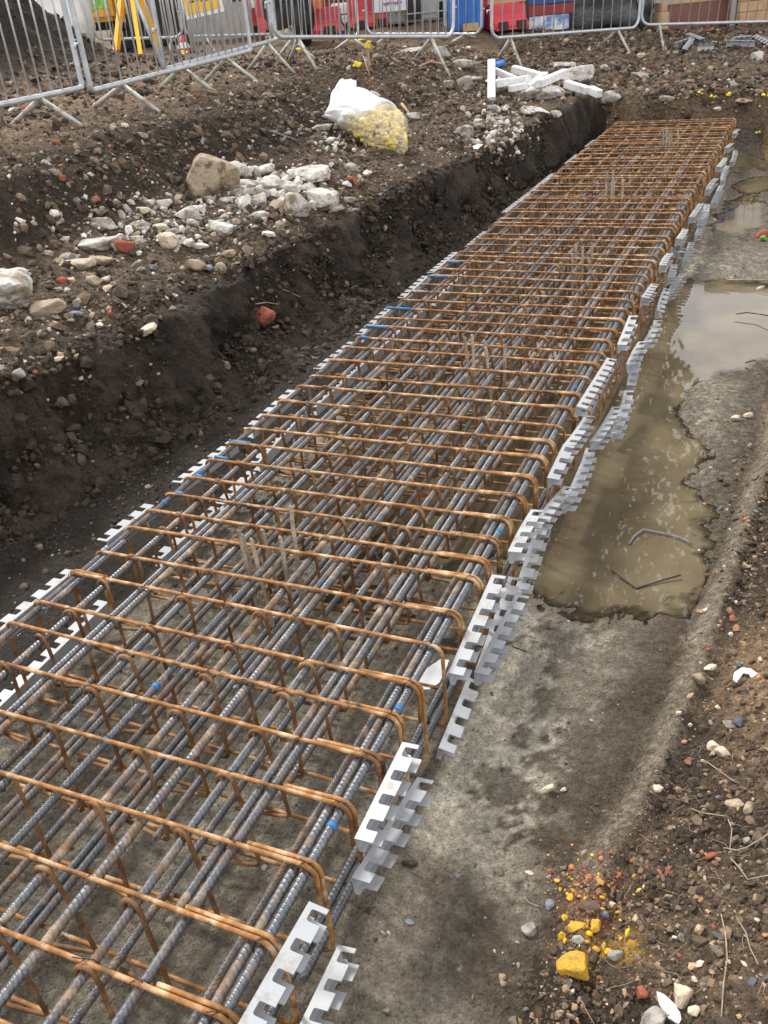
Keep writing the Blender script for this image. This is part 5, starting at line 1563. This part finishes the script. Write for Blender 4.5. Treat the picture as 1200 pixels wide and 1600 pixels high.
mb = MB(); mb.beam((.55, -.3, zb + .2), (.75, -.7, zb + 1.1), .14, .18); mb.beam((.75, -.7, zb + 1.1), (.9, -1.0, zb + .3), .1, .14); mb.build('boom', M['yellow_paint'], e)

# survey tripod with yellow legs
e, k = site('survey_tripod', 205, 60, 11.6, 'yellow legged survey tripod behind the second barrier', 'tripod')
apex = at(196, -70, 11.6) - e.location
for (u, v, D) in ((174, 62, 11.2), (216, 66, 11.3), (244, 50, 12.0)):
    q = at(u, v, D); q.z = hz(q.x, q.y); q = e.matrix_world.inverted() @ q if False else q - e.location
    q = Matrix.Rotation(-.4499, 3, 'Z') @ q; ap = Matrix.Rotation(-.4499, 3, 'Z') @ apex
    mb = MB(); mb.beam(q, ap.lerp(q, .02), .05, .09); mb.build('leg', M['yellow_paint'] if u != 216 else M['sign_yellow'], e)
    mb = MB(); mb.tube([q + Vector((0, 0, .0)), q + (ap - q) * .16], .02, 7); mb.build('leg_tip', M['terracotta'], e)
mb = MB(); mb.tube([ap, ap + Vector((0, 0, .08))], .09, 14); mb.build('tripod_head', M['ink'], e)

# yellow sign with white border
e, k = site('warning_sign', 322, 56, 11.9, 'yellow warning sign with white border and black print behind the left barriers', 'sign')
zc = at(322, 0, 11.9).z - e.location.z
R_ = Matrix.Rotation(-.12, 3, 'Y')
mb = MB(); mb.box((0, 0, zc + .10), (.52, .012, .56), mat=R_); mb.build('sign_border', M['white_plastic'], e, bevel=.003)
mb = MB(); mb.box((0, -.009, zc + .12), (.45, .008, .50), mat=R_); mb.build('sign_face', M['sign_yellow'], e)
mb = MB()
for i, (x, z, w_) in enumerate([(-.12, -.03, .06), (-.04, -.02, .05), (.05, -.045, .10), (.12, -.03, .03), (-.05, .06, .22), (.0, .14, .26), (.0, .24, .2)]):
    q = R_ @ Vector((x, 0, z)); mb.box((q.x, -.0145, zc + .04 + q.z), (w_, .003, .022), mat=R_)
mb.build('sign_print', M['ink'], e)
mb = MB(); mb.tube([(-.2, .03, 0), (-.2, .03, zc + .3)], .018, 7); mb.tube([(.2, .03, 0), (.2, .03, zc + .3)], .018, 7); mb.build('sign_post', M['galv'], e)

# grey machine or cabinet behind the sign
e, k = site('grey_cabinet', 350, 52, 15.2, 'light grey cabinet behind the yellow sign', 'cabinet')
flank('cabinet_body', e, [((0, 0, .55), (1.0, .6, 1.1))], 'grey_panel', .02)
flank('dark_opening', e, [((-.12, -.305, .85), (.5, .02, .35)), ((.3, -.305, .8), (.18, .02, .5))], 'dark_glass', 0)
e, k = site('black_container', 262, 52, 15.6, 'black skip like container between the tripod and the grey cabinet', 'container')
flank('container_side', e, [((0, 0, .6), (1.2, .8, 1.2))], 'ink', .03)
flank('container_rib', e, [((x, -.42, .6), (.06, .05, 1.1)) for x in (-.45, -.15, .15, .45)], 'grey_panel', .008)
# red brick pallet far (pinkish bits)
e, k = site('brick_pallet', 545, 46, 16.2, 'dull red stack behind the white and red plastic barriers', 'stack')
flank('pallet', e, [((0, 0, .06), (1.1, .9, .12))], 'timber', .01)
for i in range(5):
    for j in range(7):
        flank('brick', e, [((-.44 + i * .22 + (j % 2) * .02, 0, .165 + j * .145), (.205, .8, .135))], 'red_board' if (i + j) % 3 else 'brown_board', .01)
# white banner
e, k = site('banner', 612, 52, 14.0, 'white banner with pink and purple lettering at the top middle', 'banner')
zc = at(612, 0, 14.0).z - e.location.z
mb = MB(); mb.box((0, 0, zc + .16), (.50, .02, .62)); mb.build('banner_sheet', M['white_plastic'], e, bevel=.004)
def scribble(root, cx, cz, w, seed, mat, y=-.014):
    r = random.Random(seed); mb = MB()
    for i in range(9):
        x = cx - w / 2 + w * i / 8
        mb.tube([(x, y, cz - .02 + r.uniform(-.01, .01)), (x + .012, y, cz + .03 + r.uniform(-.01, .02)), (x + .03, y, cz - .005), (x + .035, y, cz + .02)], .006, 5)
    mb.build('lettering', M[mat], root)
scribble(e, .02, zc - .045, .26, 4, 'pink_ink')
scribble(e, .02, zc + .07, .34, 5, 'pink_ink')
for s in (-.22, .22):
    mb = MB(); mb.tube([(s, .03, 0), (s, .03, zc + .45)], .02, 7); mb.build('banner_post', M['timber'], e)
# grey van-like cabin with windows
e, k = site('grey_cabin', 664, 56, 14.6, 'grey cabin side with a strip of dark windows at the top middle', 'cabin')
flank('cabin_wall', e, [((0, 0, .85), (1.25, .9, 1.7))], 'grey_panel', .03)
zc = at(650, 6, 14.3).z - e.location.z
for x in (-.34, -.20, -.06): flank('window', e, [((x - .05, -.455, zc + .1), (.11, .02, .26))], 'dark_glass', .004)
flank('panel_trim', e, [((.12, -.458, zc - .12), (.9, .02, .025)), ((.38, -.458, .5), (.02, .02, .9))], 'galv', .004)
flank('skirt_opening', e, [((-.2, -.456, .14), (.30, .02, .2)), ((.35, -.456, .14), (.3, .02, .22))], 'dark_glass', .004)
# white notice
e, k = site('notice_board', 697, 54, 13.4, 'small white notice with coloured marks beside the blue cabin', 'sign')
flank('notice', e, [((0, 0, .58), (.17, .015, .34)), ((-.02, 0, .93), (.15, .015, .3))], 'white_plastic', .004)
mb = MB()
for x, z in ((-.03, .62), (.04, .60), (-.02, .54), (.05, .52)): mb.box((x, -.011, z), (.035, .004, .03))
mb.build('notice_print', M['pink_ink'], e)
flank('notice_post', e, [((0, .02, .3), (.04, .02, .6))], 'white_plastic', 0)
# blue cabin
e, k = site('blue_cabin', 728, 62, 13.0, 'bright blue cabin corner in the top middle beside red plastic barriers', 'cabin')
flank('cabin_wall', e, [((0, 0, 1.0), (.42, .8, 2.0))], 'blue_plastic', .02)
flank('wall_rib', e, [((x, -.412, 1.02), (.035, .03, 1.9)) for x in (-.13, 0, .13)], 'blue_plastic', .006)
flank('timber_foot', e, [((.02, -.3, .04), (.22, .3, .1))], 'timber', .006)
# blue sheets and boards to the right
e, k = site('blue_hoarding', 800, 40, 14.6, 'blue sheet panels standing behind the red plastic barriers', 'panel')
for x in (-.62, -.2, .22): flank('sheet', e, [((x, 0, .8), (.40, .05, 1.6))], 'blue_plastic' if x < 0 else 'navy', .01)
flank('panel_post', e, [((x, -.03, .7), (.05, .08, 1.4)) for x in (-.41, .01, .43)], 'ink', .004)
e, k = site('striped_hoarding', 857, 62, 13.0, 'hoarding panel with dark blue and red bands over chipped blue-white paint', 'hoarding')
zt = [at(857, v, 13.0).z - e.location.z for v in (62, 23, 6, -10)]
flank('chipped_board', e, [((0, 0, (zt[1]) / 2), (.58, .06, zt[1]))], 'blue_white', .006)
flank('red_band', e, [((.03, -.002, (zt[1] + zt[2]) / 2 + .004), (.66, .066, zt[2] - zt[1] - .006))], 'red_board', .006)
flank('blue_band', e, [((.03, 0, zt[2] + .45), (.66, .06, .88))], 'navy', .006)
flank('edge_post', e, [((-.33, 0, .6), (.06, .08, 1.2))], 'ink', .004)
mb = MB(); a = Vector((-.9, -.15, .42)); b = Vector((-.36, -.15, .44)); mb.beam(a, b, .05, .07); mb.build('timber_rail', M['timber'], e, bevel=.004)
# brown board and timber boxes
e, k = site('brown_board', 1088, 36, 13.3, 'reddish brown faced board standing behind the rightmost barrier', 'board')
zt = at(1088, 3, 13.3).z - e.location.z
flank('board_face', e, [((0, 0, zt / 2), (.96, .04, zt))], 'brown_board', .004)
flank('top_batten', e, [((0, 0, zt + .02), (1.0, .06, .035))], 'timber', .004)
flank('end_batten', e, [((.50, 0, zt / 2), (.05, .07, zt))], 'timber', .004)
flank('sheet_behind', e, [((.05, .3, zt * .5 + .25), (1.3, .05, zt + .3))], 'grey_panel', .004)
e, k = site('timber_block', 1032, 36, 13.2, 'pale timber block left of the brown board', 'timber')
flank('timber_piece', e, [((0, 0, .12), (.15, .3, .24))], 'timber', .008)
flank('timber_piece', e, [((0, .02, .30), (.10, .3, .11))], 'timber', .008)
e, k = site('timber_box', 1172, 42, 13.2, 'stacked pale timber boxes at the top right edge', 'timber box')
flank('box', e, [((0, 0, .07), (.50, .4, .13))], 'timber', .006)
flank('box', e, [((.0, .03, .205), (.50, .4, .13))], 'timber', .006)
flank('box', e, [((-.02, .03, .36), (.45, .4, .17))], 'timber', .006)
e, k = site('steel_post', 1143, 42, 13.15, 'dark grey post between the brown board and the timber boxes', 'post')
flank('post', e, [((0, 0, .5), (.06, .06, 1.0))], 'grey_panel', .004)
e, k = site('white_sheet', 1196, 30, 13.8, 'white sheet behind the timber boxes at the right edge', 'sheet')
flank('sheet', e, [((0.12, 0, .6), (.42, .04, 1.2))], 'bag_white', .006)
flank('sheet_blue', e, [((-.35, .1, .55), (.5, .04, 1.1))], 'navy', .006)
# shovel in front of the white plastic barrier
e, k = site('shovel', 541, 58, 13.0, 'dark shovel handle standing before the white plastic barrier', 'shovel')
mb = MB(); mb.tube([(0, 0, 0), (0, 0, .22)], .014, 7); mb.build('shaft', M['bark'], e)
mb = MB(); mb.tube([(0, 0, .22), (-.05, 0, .32), (-.055, 0, .40), (.055, 0, .40), (.05, 0, .32), (0, 0, .22)], .012, 7); mb.build('handle', M['ink'], e)

# ------------------------------------------------------------------ trees and building that the puddle mirrors
def tree(name, x, y, h, crown_r, label, seed, nl=5200, low=.32, leaf=.11):
    r = random.Random(seed)
    z0 = hz(x, y)
    e = empty(name, (x, y, z0), label=label, cat='tree')
    mb = MB()
    mb.tube([(0, 0, -.1), (.05, .02, h * .3), (-.04, .05, h * .6), (.05, 0, h * .85)], .2, 10, radii=[.24, .18, .12, .04])
    tips = []
    for i in range(16):
        a = r.uniform(0, 6.28); z = h * r.uniform(low, .8); L = crown_r * r.uniform(.55, .95)
        t_ = Vector((math.cos(a) * L, math.sin(a) * L, z + r.uniform(.2, .28) * h * .6)); m = t_ * .5; m.z = z + .05 * h
        mb.tube([(0, 0, z), m, t_], .05, 6, radii=[.07, .045, .015]); tips.append((t_, crown_r * r.uniform(.28, .48)))
    tips += [(Vector((r.uniform(-.3, .3) * crown_r, r.uniform(-.3, .3) * crown_r, h * r.uniform(.6, .95))), crown_r * .5) for _ in range(8)]
    mb.build('trunk', M['bark'], e)
    rr = np.random.RandomState(seed)
    ti = rr.randint(0, len(tips), nl)
    C = np.array([[*t_[0]] for t_ in tips])[ti]; R = np.array([t_[1] for t_ in tips])[ti]
    dv = rr.normal(size=(nl, 3)); dv /= np.linalg.norm(dv, axis=1)[:, None]
    P = C + dv * (R * rr.uniform(.3, 1, nl) ** .6)[:, None]
    u = rr.normal(size=(nl, 3)); u /= np.linalg.norm(u, axis=1)[:, None]
    w = np.cross(u, rr.normal(size=(nl, 3))); w /= np.linalg.norm(w, axis=1)[:, None]
    s = leaf * rr.uniform(.6, 1.3, (nl, 1))
    V = np.stack([P - u * s, P + w * s * .5, P + u * s, P - w * s * .5], 1).reshape(-1, 3)
    me = bpy.data.meshes.new('crown')
    me.vertices.add(len(V)); me.vertices.foreach_set('co', V.astype(np.float32).ravel())
    me.loops.add(len(V)); me.loops.foreach_set('vertex_index', np.arange(len(V)).astype(np.int32))
    me.polygons.add(nl); me.polygons.foreach_set('loop_start', (np.arange(nl) * 4).astype(np.int32))
    me.update(calc_edges=True)
    obj('crown', me, M['leaf'], e)
    return e
def crown_cluster(az0, az1, el0, el1, n, r0, r1, seed, dist=18.5):
    r = random.Random(seed); out = []
    for _ in range(n):
        a = math.radians(r.uniform(az0, az1)); e_ = math.radians(r.uniform(el0, el1)); d = dist + r.uniform(-1.5, 1.5)
        out.append((Vector((.7 + math.sin(a) * d, -.8 + math.cos(a) * d, -2.24 + math.tan(e_) * d)), r.uniform(r0, r1)))
    return out
def big_tree():
    x, y = -2.9, 17.6; z0 = hz(x, y)
    e = empty('street_tree', (x, y, z0), label='tall leafy tree beyond the barriers whose crown is mirrored in the puddle', cat='tree')
    O = Vector((x, y, z0))
    cl = crown_cluster(-26, -9.3, 9, 46, 46, 1.1, 1.8, 1) + crown_cluster(-9, 3, 27, 46, 30, 1.0, 1.6, 2) + crown_cluster(-9, -5.5, 21.5, 26, 9, .35, .7, 3) + crown_cluster(-7, 1.5, 22.5, 26, 7, .25, .55, 4)
    mb = MB(); mb.tube([(0, 0, -.2), (.1, 0, 3), (-.1, .1, 7), (.2, 0, 12)], .2, 12, radii=[.34, .26, .2, .08])
    for c, r in cl[::2]:
        t_ = c - O; m = Vector((t_.x * .4, t_.y * .4, t_.z * .62)); b0 = Vector((0, 0, min(max(t_.z * .45, 2.5), 10)))
        mb.tube([b0, m, t_], .06, 6, radii=[.09, .05, .012])
    mb.build('trunk', M['bark'], e)
    rr = np.random.RandomState(9); nl = 34000
    w = np.array([r ** 2.2 for _, r in cl]); ti = rr.choice(len(cl), nl, p=w / w.sum())
    C = np.array([list(c - O) for c, _ in cl])[ti]; Rr = np.array([r for _, r in cl])[ti]
    dv = rr.normal(size=(nl, 3)); dv /= np.linalg.norm(dv, axis=1)[:, None]
    P = C + dv * (Rr * rr.uniform(.1, 1, nl) ** .5)[:, None]
    u = rr.normal(size=(nl, 3)); u /= np.linalg.norm(u, axis=1)[:, None]
    w_ = np.cross(u, rr.normal(size=(nl, 3))); w_ /= np.linalg.norm(w_, axis=1)[:, None]
    s_ = .12 * rr.uniform(.6, 1.3, (nl, 1))
    V = np.stack([P - u * s_, P + w_ * s_ * .55, P + u * s_, P - w_ * s_ * .55], 1).reshape(-1, 3)
    me = bpy.data.meshes.new('crown')
    me.vertices.add(len(V)); me.vertices.foreach_set('co', V.astype(np.float32).ravel())
    me.loops.add(len(V)); me.loops.foreach_set('vertex_index', np.arange(len(V)).astype(np.int32))
    me.polygons.add(nl); me.polygons.foreach_set('loop_start', (np.arange(nl) * 4).astype(np.int32))
    me.update(calc_edges=True)
    obj('crown', me, M['leaf'], e)
big_tree()
tree('street_tree', -10.5, 21, 11, 3.6, 'broad leafy tree beyond the left barriers', 6, 6000)
e = empty('house', (-1, 30, hz(-1, 30)), 0, label='pale rendered house end with a terracotta wing mirrored in the puddle', cat='house')
flank('wall', e, [((.5, 3, 3.2), (2.2, 6, 6.4))], 'pale_render', .02)
flank('terracotta_wing', e, [((-2.4, 3.2, 3.15), (3.5, 5.6, 6.3))], 'terracotta', .02)
flank('eaves', e, [((-2.4, 3.2, 6.45), (3.56, 5.8, .3)), ((.5, 3, 6.55), (2.4, 6.2, .3))], 'pale_render', .02)
w_ = flank('window', e, [((-2.4, .38, 3.6), (1.0, .08, 1.3))], 'white_plastic', .01)
flank('pane', w_, [((-2.4, .325, 3.6), (.86, .02, 1.15))], 'dark_glass', 0)
